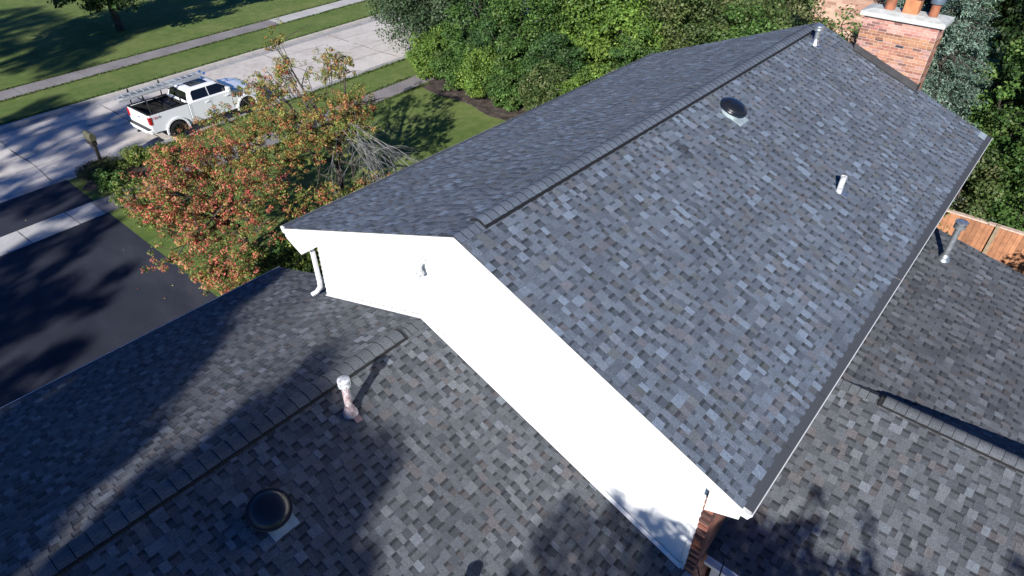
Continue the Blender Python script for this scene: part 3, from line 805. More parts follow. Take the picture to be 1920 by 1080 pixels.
def tree(name, label, cat, base, height, crown_c, radii, nclump, crad, per, size, pal, seed, group=None, r0=.16, fork=.4, up=.5, aspect=.6, low=.35, m='leaf', lean=(0, 0), extra=None, squash=.75, tint=.22, nlimb=9):
    r = np.random.default_rng(seed); rr = random.Random(seed)
    t = thing(name, label, cat, base, 0, group)
    cc = clumps(crown_c, radii, nclump, r, low)
    if extra: cc = np.vstack([cc, np.array(extra)])
    crr = crad * r.uniform(.6, 1.3, len(cc))
    p, n, c = fill(cc, crr, per, pal, r, up, tint, squash)
    k = p[:, 2] > .12; p, n, c = p[k], n[k], c[k]
    leaf_mesh("crown", p, n, size, c, m, t, aspect, seed)
    mb = MB(); pick_ = cc[r.choice(len(cc), min(nlimb, len(cc)), replace=False)]
    limbs(mb, (0, 0, 0), (lean[0], lean[1], height * fork), [tuple(x) for x in pick_], r0, rr)
    mb.build("trunk", 'bark', t, True)
    return t

def br(p, k): return [(tuple(min(1, v * k) for v in c), w_) for c, w_ in p]
GREEN = br([((.060, .120, .026), 4), ((.085, .155, .034), 3), ((.040, .085, .022), 3), ((.12, .18, .05), 1)], 1.3)
BRIGHT = br([((.12, .20, .035), 4), ((.16, .235, .045), 3), ((.085, .15, .032), 3), ((.06, .11, .024), 1)], 1.3)
DARK = [((.030, .068, .020), 4), ((.045, .092, .026), 3), ((.022, .048, .016), 3), ((.07, .11, .04), 1)]
DARKG = br(DARK, 1.7)
GREY = br([((.085, .125, .075), 4), ((.12, .16, .10), 3), ((.055, .085, .05), 3), ((.15, .18, .12), 1)], 1.15)
GREYD = br([((.075, .13, .060), 4), ((.10, .155, .08), 3), ((.05, .09, .04), 3), ((.13, .17, .10), 1)], .95)
SPR = br([((.085, .135, .100), 4), ((.12, .175, .13), 3), ((.045, .08, .055), 1.6), ((.17, .22, .17), 1.8)], 1.55)
OLIVE = br([((.11, .14, .045), 3), ((.075, .115, .034), 3), ((.05, .085, .026), 3), ((.15, .16, .07), 1)], 1.25)

# ------------------------------------------------------------------ boundary shrubs and trees right of the lawn
hedge = "shrubs and trees along the side boundary"
i = 0
for (x, y, h, rx, ry, pal, lab, nm, cat) in [
    (17.6, 19.3, 2.5, 1.3, 1.2, BRIGHT, "bright green shrub at the road end of the mulch bed beside the sidewalk", "shrub", "shrub"),
    (17.3, 17.4, 2.2, 1.15, 1.1, GREEN, "low green shrub behind the corner of the mulch bed, second from the sidewalk", "shrub", "shrub"),
    (17.3, 15.6, 2.5, 1.2, 1.1, BRIGHT, "pale green shrub spilling over the middle of the mulch bed", "shrub", "shrub"),
    (17.2, 13.7, 2.4, 1.2, 1.1, GREEN, "rounded shrub overhanging the mulch bed just above the roof eave", "shrub", "shrub"),
    (17.3, 11.7, 2.5, 1.3, 1.2, OLIVE, "olive tinged shrub rising over the eave with bare pale twigs", "shrub", "shrub"),
    (17.6, 9.6, 2.9, 1.3, 1.3, BRIGHT, "light green shrub over the eave below the yellow green tree", "shrub", "shrub"),
    (17.8, 7.4, 3.4, 1.4, 1.4, GREEN, "shrub above the far corner of the left roof slope", "shrub", "shrub"),
    (17.8, 5.0, 3.8, 1.5, 1.5, OLIVE, "shrub behind the far end of the ridge, left of the metal pipe", "shrub", "shrub")]:
    tree(nm, lab, cat, (x, y, 0), h, (0, 0, h * .52), (rx, ry, h * .5), 95, .33, 130, .10, pal, 200 + i, hedge, .05, .3, .55, .65, .3); i += 1
for (x, y, h, rx, pal, lab) in [
    (18.9, 18.3, 3.4, 1.4, GREEN, "taller shrub in the gap behind the two shrubs at the road end"), (18.7, 16.4, 3.2, 1.3, DARKG, "dark shrub in the gap behind the middle of the mulch bed"),
    (18.7, 14.4, 3.3, 1.4, GREEN, "taller green shrub behind the rounded one above the eave"), (18.8, 12.4, 3.4, 1.4, DARKG, "dark shrub between the olive one and the yellow green maple"), (19.4, 8.4, 4.0, 1.5, GREEN, "taller shrub behind the light green one, under the maples")]:
    tree("shrub", lab, "shrub", (x, y, 0), h, (0, 0, h * .52), (rx, rx, h * .5), 100, .34, 130, .105, pal, 250 + i, hedge, .05, .3, .55, .65, .3); i += 1
for (x, y, h, R, pal, lab, nm, sz, ncl) in [
    (19.8, 22.3, 6.8, 2.8, GREYD, "grey green tree hanging over the edge of the road", "tree", .125, 240),
    (21.0, 19.0, 6.2, 2.6, DARKG, "dark green tree between the grey green one and the shrubs", "tree", .12, 140),
    (20.9, 15.6, 5.4, 2.2, GREEN, "mid green tree behind the middle of the mulch bed", "tree", .12, 130),
    (22.6, 13.2, 6.4, 2.3, BRIGHT, "bright yellow green maple at the top of the picture, middle", "maple_tree", .16, 130),
    (21.6, 10.4, 5.4, 2.1, BRIGHT, "second yellow green maple, closer to the roof edge", "maple_tree", .16, 120),
    (22.6, 7.4, 6.0, 2.3, OLIVE, "olive green tree above the far corner of the left slope", "tree", .13, 120),
    (22.0, 4.7, 5.2, 1.9, GREEN, "green tree partly covering the brick house behind", "tree", .13, 90),
    (27.0, 17.5, 9.0, 3.2, DARKG, "tall dark tree behind the maples, road side", "tree", .17, 120),
    (27.5, 11.5, 9.0, 3.2, GREEN, "tall green tree behind the maples, house side", "tree", .17, 120),
    (25.0, 22.5, 8.0, 3.0, GREY, "tall pale tree farthest along the road", "tree", .15, 110)]:
    tree(nm, lab, "tree", (x, y, 0), h, (0, 0, h * .55), (R, R, h * .46), ncl, R * .27, 150, sz, pal, 300 + i, hedge, .13, .35, .5, .65, .35); i += 1
# bare twigs sticking out over the hedge
rr = random.Random(3)
def twigs(mb, p, d, L, r, depth, rr, droop=0, spread=.5):
    p = Vector(p); d = Vector(d).normalized(); pts = [p]; n = 5
    for k in range(n):
        d = (d + Vector((rr.uniform(-.16, .16), rr.uniform(-.16, .16), rr.uniform(-.16, .16) - droop))).normalized()
        pts.append(pts[-1] + d * L / n)
    mb.tube(pts, [r * (1 - .75 * k / n) for k in range(n + 1)], 5, cap=False)
    if depth:
        for k in range(1, n + 1):
            for _ in range(rr.choice((1, 1, 2))):
                dd = (d + Vector((rr.uniform(-1, 1), rr.uniform(-1, 1), rr.uniform(-.7, .8))) * spread).normalized()
                twigs(mb, pts[k], dd, L * rr.uniform(.35, .6), r * .5, depth - 1, rr, droop, spread)
for lab, p, d, L in (("bare pale branch leaning over the eave from the olive shrub", (17.2, 11.2, 1.5), (.5, -.6, .35), 2.0),):
    mb = MB(); twigs(mb, p, d, L, .024, 2, rr); tag(mb.build("dead_branch", 'palebark'), lab, "branch")

# ------------------------------------------------------------------ behind the house
def spruce(x, y, h, R, seed, lab, group=None, pal=SPR, dens=1.0):
    r = np.random.default_rng(seed); rr = random.Random(seed)
    t = thing("spruce_tree", lab, "tree", (x, y, 0), 0, group)
    mb = MB(); mb.tube([(0, 0, -.1), (0, 0, h * .5), (0, 0, h)], [.16, .1, .015], 8)
    P = []; Nn = []; C = []
    z = .5
    base = np.array([c for c, _ in pal]); wt = np.array([w_ for _, w_ in pal]); wt = wt / wt.sum()
    while z < h - .1:
        Rz = R * (1 - z / h) ** .8 + .12; nb = int(7 + 6 * Rz)
        for b in range(nb):
            a = rr.uniform(0, 2 * math.pi); L = Rz * rr.uniform(.7, 1.12); zz = z + rr.uniform(-.15, .15)
            d = np.array([math.cos(a), math.sin(a), -.18]); tip = d * L + np.array([0, 0, zz])
            mb.tube([(0, 0, zz), tuple((np.array([0, 0, zz]) + tip) / 2 + np.array([0, 0, .05])), tuple(tip)], [.03, .02, .006], 4, cap=False)
            n = int(150 * L * dens) + 30
            s = r.uniform(.15, 1.05, n) ** .8
            side = np.array([-d[1], d[0], 0])
            off = r.normal(size=(n, 1)) * (.16 * L * (1.1 - s[:, None] * .7)) * side + r.normal(size=(n, 3)) * .045 - np.array([0, 0, 1]) * r.uniform(0, .14, (n, 1))
            P.append(np.array([0, 0, zz]) + d * L * s[:, None] + off)
            Nn.append(np.array([0, 0, 1.0]) + r.normal(size=(n, 3)) * .5 + d * .3)
            cb = base[r.choice(len(pal), n, p=wt)] * rr.uniform(.75, 1.25)
            C.append(cb * r.uniform(.75, 1.25, (n, 1)))
        z += .26
    leaf_mesh("crown", np.vstack(P), np.vstack(Nn), .105, np.clip(np.vstack(C), 0, 1), 'needle', t, .28, seed)
    mb.build("trunk", 'bark', t, True)
    return t
spruce(18.4, -2.6, 9.0, 2.5, 71, "blue green spruce right behind the chimney")
spruce(22.8, -1.0, 10.5, 2.6, 72, "second spruce farther back, showing above the chimney flues")
back = "trees behind the rear fence"
for (x, y, h, R, pal, lab, sz, ncl) in [
    (17.9, -4.6, 3.9, 1.2, OLIVE, "olive bush tucked between the spruce and the far roof corner", .10, 80),
    (18.3, -6.4, 4.2, 1.5, GREEN, "green bush growing over the cedar fence, right edge", .11, 110),
    (18.0, -8.4, 3.6, 1.4, GREEN, "green bush behind the fence at the far right", .11, 80),
    (20.5, -4.9, 6.4, 1.6, GREEN, "sunny light green tree at the right edge above the fence", .13, 100),
    (25.5, -5.0, 8.0, 2.2, DARK, "dark tree in the upper right corner", .15, 110),
    (22.6, -7.0, 7.0, 2.0, DARK, "dark tree at the right edge beyond the light green one", .14, 90),
    (27.5, -8.5, 8.5, 2.6, DARK, "dark tree deepest in the shade, right", .17, 90)]:
    tree("tree" if h > 5 else "bush", lab, "tree" if h > 5 else "bush", (x, y, 0), h, (0, 0, h * .55), (R, R, h * .46), ncl, R * .3, 150, sz, pal, 400 + i, back, .11, .35, .5, .65, .35); i += 1

# cedar fence
fence = thing("wooden_fence", "orange cedar board fence with a pale top rail behind the rear roof", "fence", (16.8, -6.5, 0)); fence['_abs'] = 1
mb = MB(); rng = random.Random(9); y = -12.5
while y < .6:
    c = jit((.40, .185, .095), .26, rng); wd = .138
    mb.box((16.78 + rng.uniform(-.004, .004), y, .04), (16.80, y + wd - .006, 1.78 + rng.uniform(-.012, .012)), c); y += wd
mb.build("board_panel", 'cedar', fence)
mb = MB(); mb.box((16.72, -12.5, 1.8), (16.88, .6, 1.84), (.62, .47, .38)); mb.build("top_rail", 'cedar', fence)
for y in (-10.1, -7.65, -5.95, -3.5, -1.1):
    mb = MB(); mb.box((16.69, y, 0), (16.775, y + .10, 1.87), (.30, .23, .15)); mb.build("post", 'cedar', fence)
strip("lawn", const(-12), const(3), 13.6, 16.6, None, .01, 'grass', 4)

# brick house behind the trees
nh = thing("brick_house", "pinkish brick neighbouring house glimpsed between leaves behind the ridge end", "house", (31, 3.5, 0)); nh['_abs'] = 1
mb = MB()
NB = [((.46, .29, .21), 4), ((.40, .23, .17), 3), ((.52, .36, .27), 3)]
bricks(mb, (27.5, 4.4, 0), (0, -1, 0), (0, 0, 1), (-1, 0, 0), 5.4, 5.6, NB, 91, .4, .135, (.5, .4, .33))
mb.box((27.51, -1, 0), (35, 4.4, 5.6), (.45, .28, .2)); mb.build("wall", 'brick', nh)
mb = MB(); mb.prism([(27.0, 5.5), (31.25, 7.6), (35.5, 5.5), (35.5, 5.62), (31.25, 7.75), (27.0, 5.62)], 1, -1.6, 5.0, (.09, .08, .075)); mb.build("roof", 'col', nh)
for (x, y, h, R, pal, lab, sz, ncl, per) in [
    (23.6, 2.0, 5.6, 1.5, GREEN, "loose leafy tree in front of the pinkish brick wall, behind the ridge end", .14, 34, 60),
    (25.2, 4.9, 7.0, 2.1, OLIVE, "olive tree left of the glimpsed brick wall", .14, 90, 140),
    (25.5, -.6, 7.6, 1.6, DARKG, "dark green tree right behind the chimney flues", .15, 70, 120),
    (33.0, -5.5, 11, 3.4, DARK, "large dark tree filling the upper right corner", .22, 110, 120),
    (36.0, -1.5, 11, 3.4, DARK, "large dark tree behind the second spruce", .22, 110, 120),
    (38.0, -7.5, 12, 3.8, DARK, "deepest dark tree at the right edge of the wood", .25, 110, 120)]:
    tree("tree", lab, "tree", (x, y, 0), h, (0, 0, h * .55), (R, R, h * .45), ncl, R * .3, per, sz, pal, 900 + i, back, .11, .4, .5, .65, .3); i += 1

# ------------------------------------------------------------------ crab apple trees in the front yard
AUT = br([((.50, .17, .085), 2.0), ((.54, .28, .12), 2.2), ((.44, .36, .10), 2.6), ((.27, .33, .08), 3.4), ((.12, .20, .045), 4.0), ((.44, .09, .07), .5)], .95)
AUTR = br([((.60, .18, .12), 5.0), ((.60, .29, .16), 2.4), ((.54, .10, .10), 1.1), ((.43, .34, .10), 2.0), ((.27, .33, .08), 3.0), ((.11, .19, .045), 3.4)], .95)
def crab(name, lab, base, fork_h, clist, pal, seed, per, size, lean, r0=.15, crad=.3, nlimb=16):
    r = np.random.default_rng(seed); rr = random.Random(seed)
    t = thing(name, lab, "tree", base, 0, "crab apple trees in the front yard")
    cc = []
    for (c, R, n, low) in clist: cc.append(clumps(c, R, n, r, low))
    cc = np.vstack(cc); B = np.array(base); cc -= B
    crr = crad * r.uniform(.55, 1.35, len(cc))
    # leaves sit along short twigs: three sub-clusters per clump
    sub = np.repeat(cc, 4, axis=0) + r.normal(size=(len(cc) * 4, 3)) * np.repeat(crr, 4)[:, None] * np.array([.62, .62, .45])
    p, n, c = fill(sub, np.repeat(crr, 4) * .42, per, pal, r, .55, .25, .8)
    k = p[:, 2] > .35
    leaf_mesh("crown", p[k], n[k], size, c[k], 'leaf', t, .5, seed)
    mb = MB(); ids = r.choice(len(cc), nlimb, replace=False)
    limbs(mb, (0, 0, 0), (lean[0], lean[1], fork_h), [tuple(x) for x in cc[ids]], r0, rr, .14, 7, .01)
    for q in range(0, len(cc), 2):      # fine twigs into the clumps
        s_ = Vector(cc[q]) * .80 + Vector((0, 0, fork_h * .2)); mb.tube([s_, Vector(cc[q]) + Vector((0, 0, .05)), Vector(sub[q * 4])], [.013, .01, .004], 4, cap=False)
    mb.build("trunk", 'bark', t, True)
    return t
t = crab("crabapple_tree", "spreading crab apple with yellow and orange leaves and dead grey twigs beside the roof edge", (6.6, 12.6, 0), 1.5,
     [((6.4, 13.2, 3.3), (2.3, 2.6, 1.0), 120, .3), ((4.4, 12.9, 3.0), (1.9, 2.0, .9), 80, .3), ((6.6, 15.0, 4.3), (.45, .5, .7), 14, .2), ((7.6, 14.0, 4.4), (.9, .9, .5), 16, .2), ((6.8, 15.4, 5.1), (.18, .2, .5), 5, .1), ((8.0, 13.2, 4.6), (.3, .3, .5), 6, .1), ((3.9, 9.3, 2.2), (1.5, 1.3, .6), 34, .3), ((5.6, 9.4, 2.3), (1.2, .8, .4), 22, .2), ((5.0, 17.2, 2.6), (.9, .7, .3), 10, .2), ((6.3, 16.3, 3.2), (1.2, .8, .6), 22, .2)],
     AUT, 501, 33, .070, (.1, .1))
rr = random.Random(17); mb = MB()
for k in range(8):                     # the dead grey spray hanging toward the house
    st = Vector((-.2 + rr.uniform(-.5, .9), -.5 + rr.uniform(-.5, .3), 3.0 + rr.uniform(-.2, .4)))
    twigs(mb, st, (rr.uniform(-.55, .45), -1, rr.uniform(-.25, .1)), rr.uniform(1.9, 3.3), .011, 2, rr, .05, .6)
mb.build("dead_twigs", 'palebark', t)
crab("crabapple_tree", "lower crab apple with the reddest leaves, hanging over the edge of the driveway", (2.6, 12.4, 0), 1.3,
     [((1.95, 12.2, 2.9), (2.0, 2.3, .95), 120, .3), ((.7, 10.2, 2.3), (1.4, 2.0, .8), 62, .3), ((.15, 8.8, 2.0), (.7, .9, .5), 22, .2), ((.3, 12.3, 2.7), (.8, 1.2, .6), 26, .2), ((2.6, 14.0, 2.9), (2.0, 1.4, .7), 60, .3), ((2.6, 10.6, 2.5), (1.0, 1.0, .5), 16, .3)],
     AUTR, 502, 33, .070, (-.35, -.2), crad=.3)

# ------------------------------------------------------------------ low planting in the front yard
BOX = [(tuple(min(1, v * 1.4) for v in c), w_) for c, w_ in [((.10, .145, .03), 3), ((.15, .185, .045), 2.5), ((.055, .095, .02), 3), ((.20, .21, .06), 1)]]
for k, (x, y, rx, h, lab) in enumerate([(1.05, 9.75, .5, .8, "smallest broad leaved shrub where the driveway meets the front roof eave"), (1.8, 9.8, .75, 1.15, "broad leaved yellow green shrub second from the driveway along the front roof eave"), (2.65, 9.6, .8, 1.2, "broad leaved shrub in the middle of the row along the front roof eave"), (3.5, 9.3, .8, 1.2, "shaded shrub at the gable end of the row along the front roof eave"), (2.0, 10.9, .6, .9, "shrub behind the row, under the drooping red leaves"), (4.0, 10.4, .8, 1.1, "dark shrub under the crab apples beside the gable corner")]):
    tree("garden_shrub", lab, "shrub", (x, y, 0), h, (0, 0, h * .5), (rx, rx, h * .5), 60, .2, 90, .085, BOX, 600 + k, "shrubs by the front roof corner", .03, .3, .8, .7, .3)
tree("bright_fern", "bright fresh green plant among the shrubs beside the gable corner", "plant", (2.95, 10.9, 0), 1.0, (0, 0, .6), (.42, .42, .38), 30, .18, 60, .11, [((.13, .26, .07), 3), ((.17, .31, .09), 2), ((.08, .17, .04), 1)], 611, None, .02, .3, 1.2, .5, .3)
for k, (x, y, rx, h, lab) in enumerate([(2.9, 20.9, .6, .8, "dark shrub right behind the mailbox grass"), (3.6, 20.3, .7, .9, "shrub between the mailbox bed and the crab apple, roadside"), (1.5, 19.95, .55, .75, "low shrub at the corner of the driveway and the sidewalk"), (1.3, 17.5, .75, 1.3, "shrub left of the red crab apple, just past the sidewalk"), (1.3, 16.0, .8, 1.1, "shrub at the driveway edge under the red leaves")]):
    tree("garden_shrub", lab, "shrub", (x, y, 0), h, (0, 0, h * .5), (rx, rx, h * .5), 46, .19, 60, .085, BOX if k != 2 else GREEN, 620 + k, "shrubs around the mailbox bed", .03, .3, .8, .6, .3)
# ornamental grass clump at the mailbox
r = np.random.default_rng(8); N = 2600
ang = r.uniform(0, 6.28, N); rad_ = r.uniform(0, 1, N) ** .6
pp = np.stack([np.cos(ang) * rad_ * .85, np.sin(ang) * rad_ * .5, r.uniform(.08, .42, N)], 1)
nn = np.stack([np.cos(ang), np.sin(ang), .4 * np.ones(N)], 1) + r.normal(size=(N, 3)) * .3
gcol = np.array([(.075, .10, .035), (.13, .13, .06), (.05, .08, .03)])[r.integers(0, 3, N)]
o = leaf_mesh("ornamental_grass", pp, nn, .24, gcol, 'leaf', None, .10, 5); o.location = (1.75, 21.45, 0)
tag(o, "tuft of straw and green ornamental grass around the mailbox post", "grass clump")
mb = MB(); mb.lathe([(0, 0), (.16, .02), (.2, .12), (.14, .24), (.0, .3)], (0, 0, 0), (0.1, .1, 1), 9)
o = mb.build("garden_rock", mat("blue_grey_stone", (.16, .19, .25), .8, noise=[(9, .6, 1.3, 4)])); o.location = (2.25, 21.3, 0); tag(o, "blue grey stone between the mailbox grass and the shrubs", "rock")
# scattered grass tufts so the lawn edge is soft
def tufts(name, f, x0, x1, n, seed, y0=-.12, y1=.12):
    r = np.random.default_rng(seed); x = r.uniform(x0, x1, n); y = np.array([f(v) for v in x]) + r.uniform(y0, y1, n)
    p = np.stack([x, y, r.uniform(.0, .06, n)], 1); nn_ = r.normal(size=(n, 3)) + np.array([0, 0, .5])
    c = np.array([(.06, .11, .025), (.10, .15, .04), (.14, .17, .06)])[r.integers(0, 3, n)]
    o_ = leaf_mesh(name, p, nn_, .11, c, 'leaf', None, .35, seed); tag(o_, "short green grass fringe along the pavement edges", "grass", None, 'stuff'); return o_
tufts("grass_fringe", lambda x: lnk(x) - .12, 1, 30, 5000, 1, -.1, .1); tufts("grass_fringe", lambda x: lfk(x) + .28, -4, 30, 4000, 2)
tufts("grass_fringe", nsw, 1, 17, 3000, 3, -.14, .03); tufts("grass_fringe", lambda x: nsw(x) + 1.22, 1, 17, 3000, 4, -.03, .14)
tufts("grass_fringe", fsw, -4, 26, 3000, 6, -.14, .03); tufts("grass_fringe", lambda x: fsw(x) + 1.4, -4, 26, 3000, 7, -.03, .14)

r = np.random.default_rng(44); N = 420
pp = np.vstack([np.stack([r.normal(2.6, 1.3, 300), r.normal(11.5, 2.6, 300), np.full(300, .02)], 1), np.stack([r.uniform(-5, 14, 120), r.uniform(18, 28, 120), np.full(120, .03)], 1)])
pp[:, 2] = np.where(pp[:, 1] > 22.2, -.075, pp[:, 2])
lc = np.array([(.45, .30, .10), (.40, .14, .07), (.30, .22, .09), (.5, .42, .2)])[r.integers(0, 4, N)]
tag(leaf_mesh("fallen_leaves", pp, np.array([0, 0, 1.0]) + r.normal(size=(N, 3)) * .2, .075, lc, 'leaf', None, .6, 45), "fallen crab apple leaves scattered on the driveway and the grass", "leaves", None, 'stuff')
# ------------------------------------------------------------------ mailbox
mbx = thing("mailbox", "olive mailbox on a dark wooden post at the road edge by the driveway", "mailbox", (1.95, 21.75, 0), rad(3)); mbx.scale = (1.0, 1.0, 1.25)
mb = MB(); mb.box((-.055, -.055, -.1), (.055, .055, 1.0)); mb.box((-.05, -.1, .72), (.05, .32, .8)); mb.build("post", 'post', mbx, bevel=.008)
mb = MB(); pr = [(-.11, .0), (.11, .0), (.11, .12)] + [(.11 * math.cos(a), .12 + .11 * math.sin(a)) for a in np.linspace(.3, math.pi - .3, 7)] + [(-.11, .12)]
mb.prism(pr, 1, -.15, .38, warp=lambda p: (p[0], p[1], p[2] + 1.0)); mb.build("box", 'mailbox', mbx, True)
mb = MB(); mb.prism([(a * .98, b * .98 + .003) for a, b in pr], 1, .385, .40, warp=lambda p: (p[0], p[1], p[2] + 1.0)); mb.build("door", 'mailbox', mbx)
mb = MB(); mb.box((-.10, -.10, .83), (.10, .36, .97)); mb.build("paper_slot", 'post', mbx, bevel=.01)

# ------------------------------------------------------------------ trees across the road
FARG = "street trees across the road"
tree("shade_tree", "tree on the lawn across the road with its trunk in view at the top left", "tree", (10.65, 39.8, 0), 7.5, (-.4, -.9, 4.0), (4.0, 3.8, 2.3), 190, .62, 110, .2, DARK, 701, FARG, .22, .36, .5, .65, .3)
tree("shade_tree", "dark tree at the left edge across the road, mostly out of view", "tree", (2.2, 37.6, 0), 8, (-.6, 0, 5.4), (3.0, 3.0, 2.5), 120, .75, 110, .2, DARK, 702, FARG, .2, .35, .5, .65, .3)
tree("bush", "small clipped bush at the top edge beyond the far sidewalk", "bush", (23.0, 37.9, 0), 1.2, (0, 0, .6), (1.1, 1.0, .6), 40, .25, 70, .12, DARK, 703, None, .03, .3, .8, .65, .3)
mb = MB(); mb.tube([(0, 0, -.05), (0, 0, .55)], .06, 10); mb.lathe([(.075, .5), (.08, .58), (.0, .64)], sides=12); o = mb.build("marker_post", 'white'); o.location = (21.7, 38.4, 0); tag(o, "short white post beside the bush at the top edge", "post")

# ------------------------------------------------------------------ tall trees behind the camera: they throw the shade on roofs, drive and road
hx, hy = math.cos(rad(SUN_AZ)), math.sin(rad(SUN_AZ)); TEL = math.tan(rad(SUN_EL))
def sunpos(u, D): return (-D * hx - u * hy, -D * hy + u * hx)
SHG = "tall trees on the sunny side, out of view"
def outline(top, v0, step, seed, keep=1.0):
    """clump positions (u, v) filling the crown below an outline"""
    r = random.Random(seed); top = sorted(top); us = [a for a, _ in top]; vs = [b for _, b in top]; out = []
    u = us[0]
    while u <= us[-1]:
        vt = np.interp(u, us, vs); v = vt - step * .3
        while v > v0:
            if r.random() < keep: out.append((u + r.uniform(-.2, .2) * step, v + r.uniform(-.2, .2) * step))
            v -= step * .8
        u += step * .8
    return out
CAST = [
    # u, D, label, outline (u, v), v bottom, step, keep, leaves, size, clump radius
    (1.8, 27, "tall round tree behind the viewer shading the front ridge", [(.15, 2.3), (.25, 2.85), (.55, 3.35), (.9, 3.4), (1.2, 3.75), (1.6, 3.95), (1.95, 4.15), (2.3, 4.5), (2.5, 4.25), (2.7, 3.9), (2.95, 3.4), (3.15, 2.9), (3.35, 2.4)], .6, .42, 1, 75, .26, .30),
    (6.5, 30, "broad tree behind the viewer shading the front eave", [(3.85, 2.1), (4.0, 2.45), (4.35, 2.85), (4.7, 3.1), (5.15, 3.3), (5.8, 3.75), (6.25, 4.5), (6.7, 4.2), (7.2, 3.6), (8, 3.0), (9, 2.4), (9.8, 1.2), (10.4, .3)], -2.0, .6, 1, 75, .34, .42),
    (-3.0, 15, "tree behind the viewer whose top shades the gable foot", [(-1.6, 1.95), (-1.85, 2.3), (-2.05, 2.75), (-2.3, 2.95), (-2.6, 2.5), (-2.8, 3.05), (-3.0, 3.35), (-3.2, 3.0), (-3.55, 3.15), (-3.65, 2.5), (-4.3, 2.3)], .6, .26, .85, 60, .11, .21),
    (-4.7, 10, "leafy tree behind the viewer shading the rear wing", [(-3.55, 2.7), (-3.75, 3.15), (-4.0, 3.2), (-4.4, 3.3), (-4.9, 3.15), (-5.05, 3.2), (-5.4, 2.95), (-5.65, 3.2), (-5.8, 3.7), (-5.9, 3.0), (-6.15, 2.5)], 1.2, .21, .86, 52, .085, .19),
    (-4.5, 10.8, "extra unseen foliage added behind the viewer to deepen the shade on the rear wing", [(-3.5, 2.4), (-3.8, 2.75), (-4.4, 2.9), (-5.2, 2.8), (-5.45, 2.4)], .8, .22, 1, 75, .09, .17),  # added foliage, only thickens the shade cast by the leafy tree above
    (-13.2, -8, "small tree beside the rear roof shading the fence end", [(-12.35, 7.0), (-12.6, 7.9), (-13.4, 8.6), (-14.5, 8.0)], 5.2, .4, .9, 60, .14, .3),
    (-6.8, 10, "thin tree behind the viewer with upright twigs over the rear wing", [(-6.25, 2.9), (-6.4, 3.5), (-6.5, 3.75), (-6.62, 3.1), (-6.8, 2.75), (-7.0, 3.0), (-7.2, 3.05), (-7.35, 2.6)], 1.4, .17, .7, 40, .075, .15),
    (-9.0, 11, "tree behind the viewer at the far right of the roof", [(-8.1, 3.1), (-8.4, 3.55), (-9, 3.7), (-9.8, 3.4)], 1.5, .3, .85, 60, .10, .24),
    (14.8, 26, "wide tree behind the viewer shading the driveway", [(11.9, .9), (12.6, 1.7), (13.3, 3.0), (13.8, 2.1), (14.6, 2.6), (15.5, 3.2), (16.4, 3.7), (17.4, 4.2), (18, 3.6)], -2.0, .7, .62, 55, .32, .48),
    (21.0, 24, "loose tree behind the viewer throwing dapples on the road", [(17.6, 4.3), (18.6, 5.4), (19.6, 6.4), (20.4, 6.0), (21.4, 7.2), (22.6, 8.1), (24, 8.3), (24.6, 7.2)], 3.2, .75, .55, 55, .3, .5),
    (26.3, 24, "loose tree behind the viewer shading the far verge", [(24.4, 6.9), (25.4, 7.9), (26.4, 7.5), (27.5, 8.0), (28.3, 7.1)], 5.2, .75, .62, 55, .3, .5),
    (33.0, 24, "large tree up the road shading the far lawn", [(29.9, 9.9), (30.6, 11.0), (31.0, 12.6), (31.4, 14.5), (33, 15), (35.5, 15)], 9.0, .85, .85, 70, .36, .58),
    (39.5, 26, "second large tree up the road shading the far lawn", [(35.6, 12.0), (37, 13.2), (39, 13.5), (42, 13.8), (44, 13)], 9.4, .9, .8, 70, .36, .6)]
for k, (u, D, lab, top, v0, step, keep, per, sz, crr_) in enumerate(CAST):
    x, y = sunpos(u, D); r = np.random.default_rng(800 + k); rr = random.Random(800 + k)
    t = thing("tall_tree", lab, "tree", (x, y, 0), 0, SHG)
    dep = .25 * (max(a for a, _ in top) - min(a for a, _ in top))
    cc = np.array([(-(uu - u) * hy + hx * q, (uu - u) * hx + hy * q, vv + (D - q) * TEL) for (uu, vv) in outline(top, v0, step, k, keep) for q in (rr.uniform(-dep, dep),)])
    p, n, c = fill(cc, crr_ * r.uniform(.75, 1.25, len(cc)), per, DARKG, r, .4, .2, .85)
    leaf_mesh("crown", p, n, sz, c, 'needle', t, .65, 800 + k)
    mb = MB(); zt = cc[:, 2].max(); zlo = cc[:, 2].min()
    limbs(mb, (0, 0, 0), (0, 0, max(zlo - .5, zt * .4)), [tuple(q) for q in cc[r.choice(len(cc), 12, replace=False)]], .16, rr, .1, 6, .012)
    mb.build("trunk", 'bark', t, True)

# ------------------------------------------------------------------ pickup truck
TX, TY, TR, TS = 4.30, 23.32, rad(2.6), .925
tk = thing("pickup_truck", "white crew cab pickup truck parked at the kerb with a ladder on its rack", "pickup truck", (TX, TY, -.086), TR); tk.scale = (TS, TS, TS)
RA, FA, WR = 1.26, 4.94, .41
def arc(cx, r, a0, a1, n=9): return [(cx + r * math.cos(a), .41 + r * math.sin(a)) for a in np.linspace(a0, a1, n)]
def nose(p):
    x, y, z = p; k = 1.0
    if x > 4.9: k -= .13 * ((x - 4.9) / .95) ** 2
    k -= .035 * max(0, (z - 1.05) / .4) + .03 * max(0, (.75 - z) / .4)
    return (x, y * k, z)
mb = MB()
side = [(2.02, .42), (2.02, 1.40), (2.3, 1.415), (4.35, 1.40), (4.55, 1.37), (5.1, 1.315), (5.55, 1.235), (5.76, 1.12), (5.83, .95), (5.85, .55), (5.55, .48)] + arc(FA, .50, .12, math.pi - .12) + [(4.36, .42)]
mb.prism(side[::-1], 1, -.985, .985, warp=nose)
mb.build("body", 'carpaint', tk, True, bevel=.035)
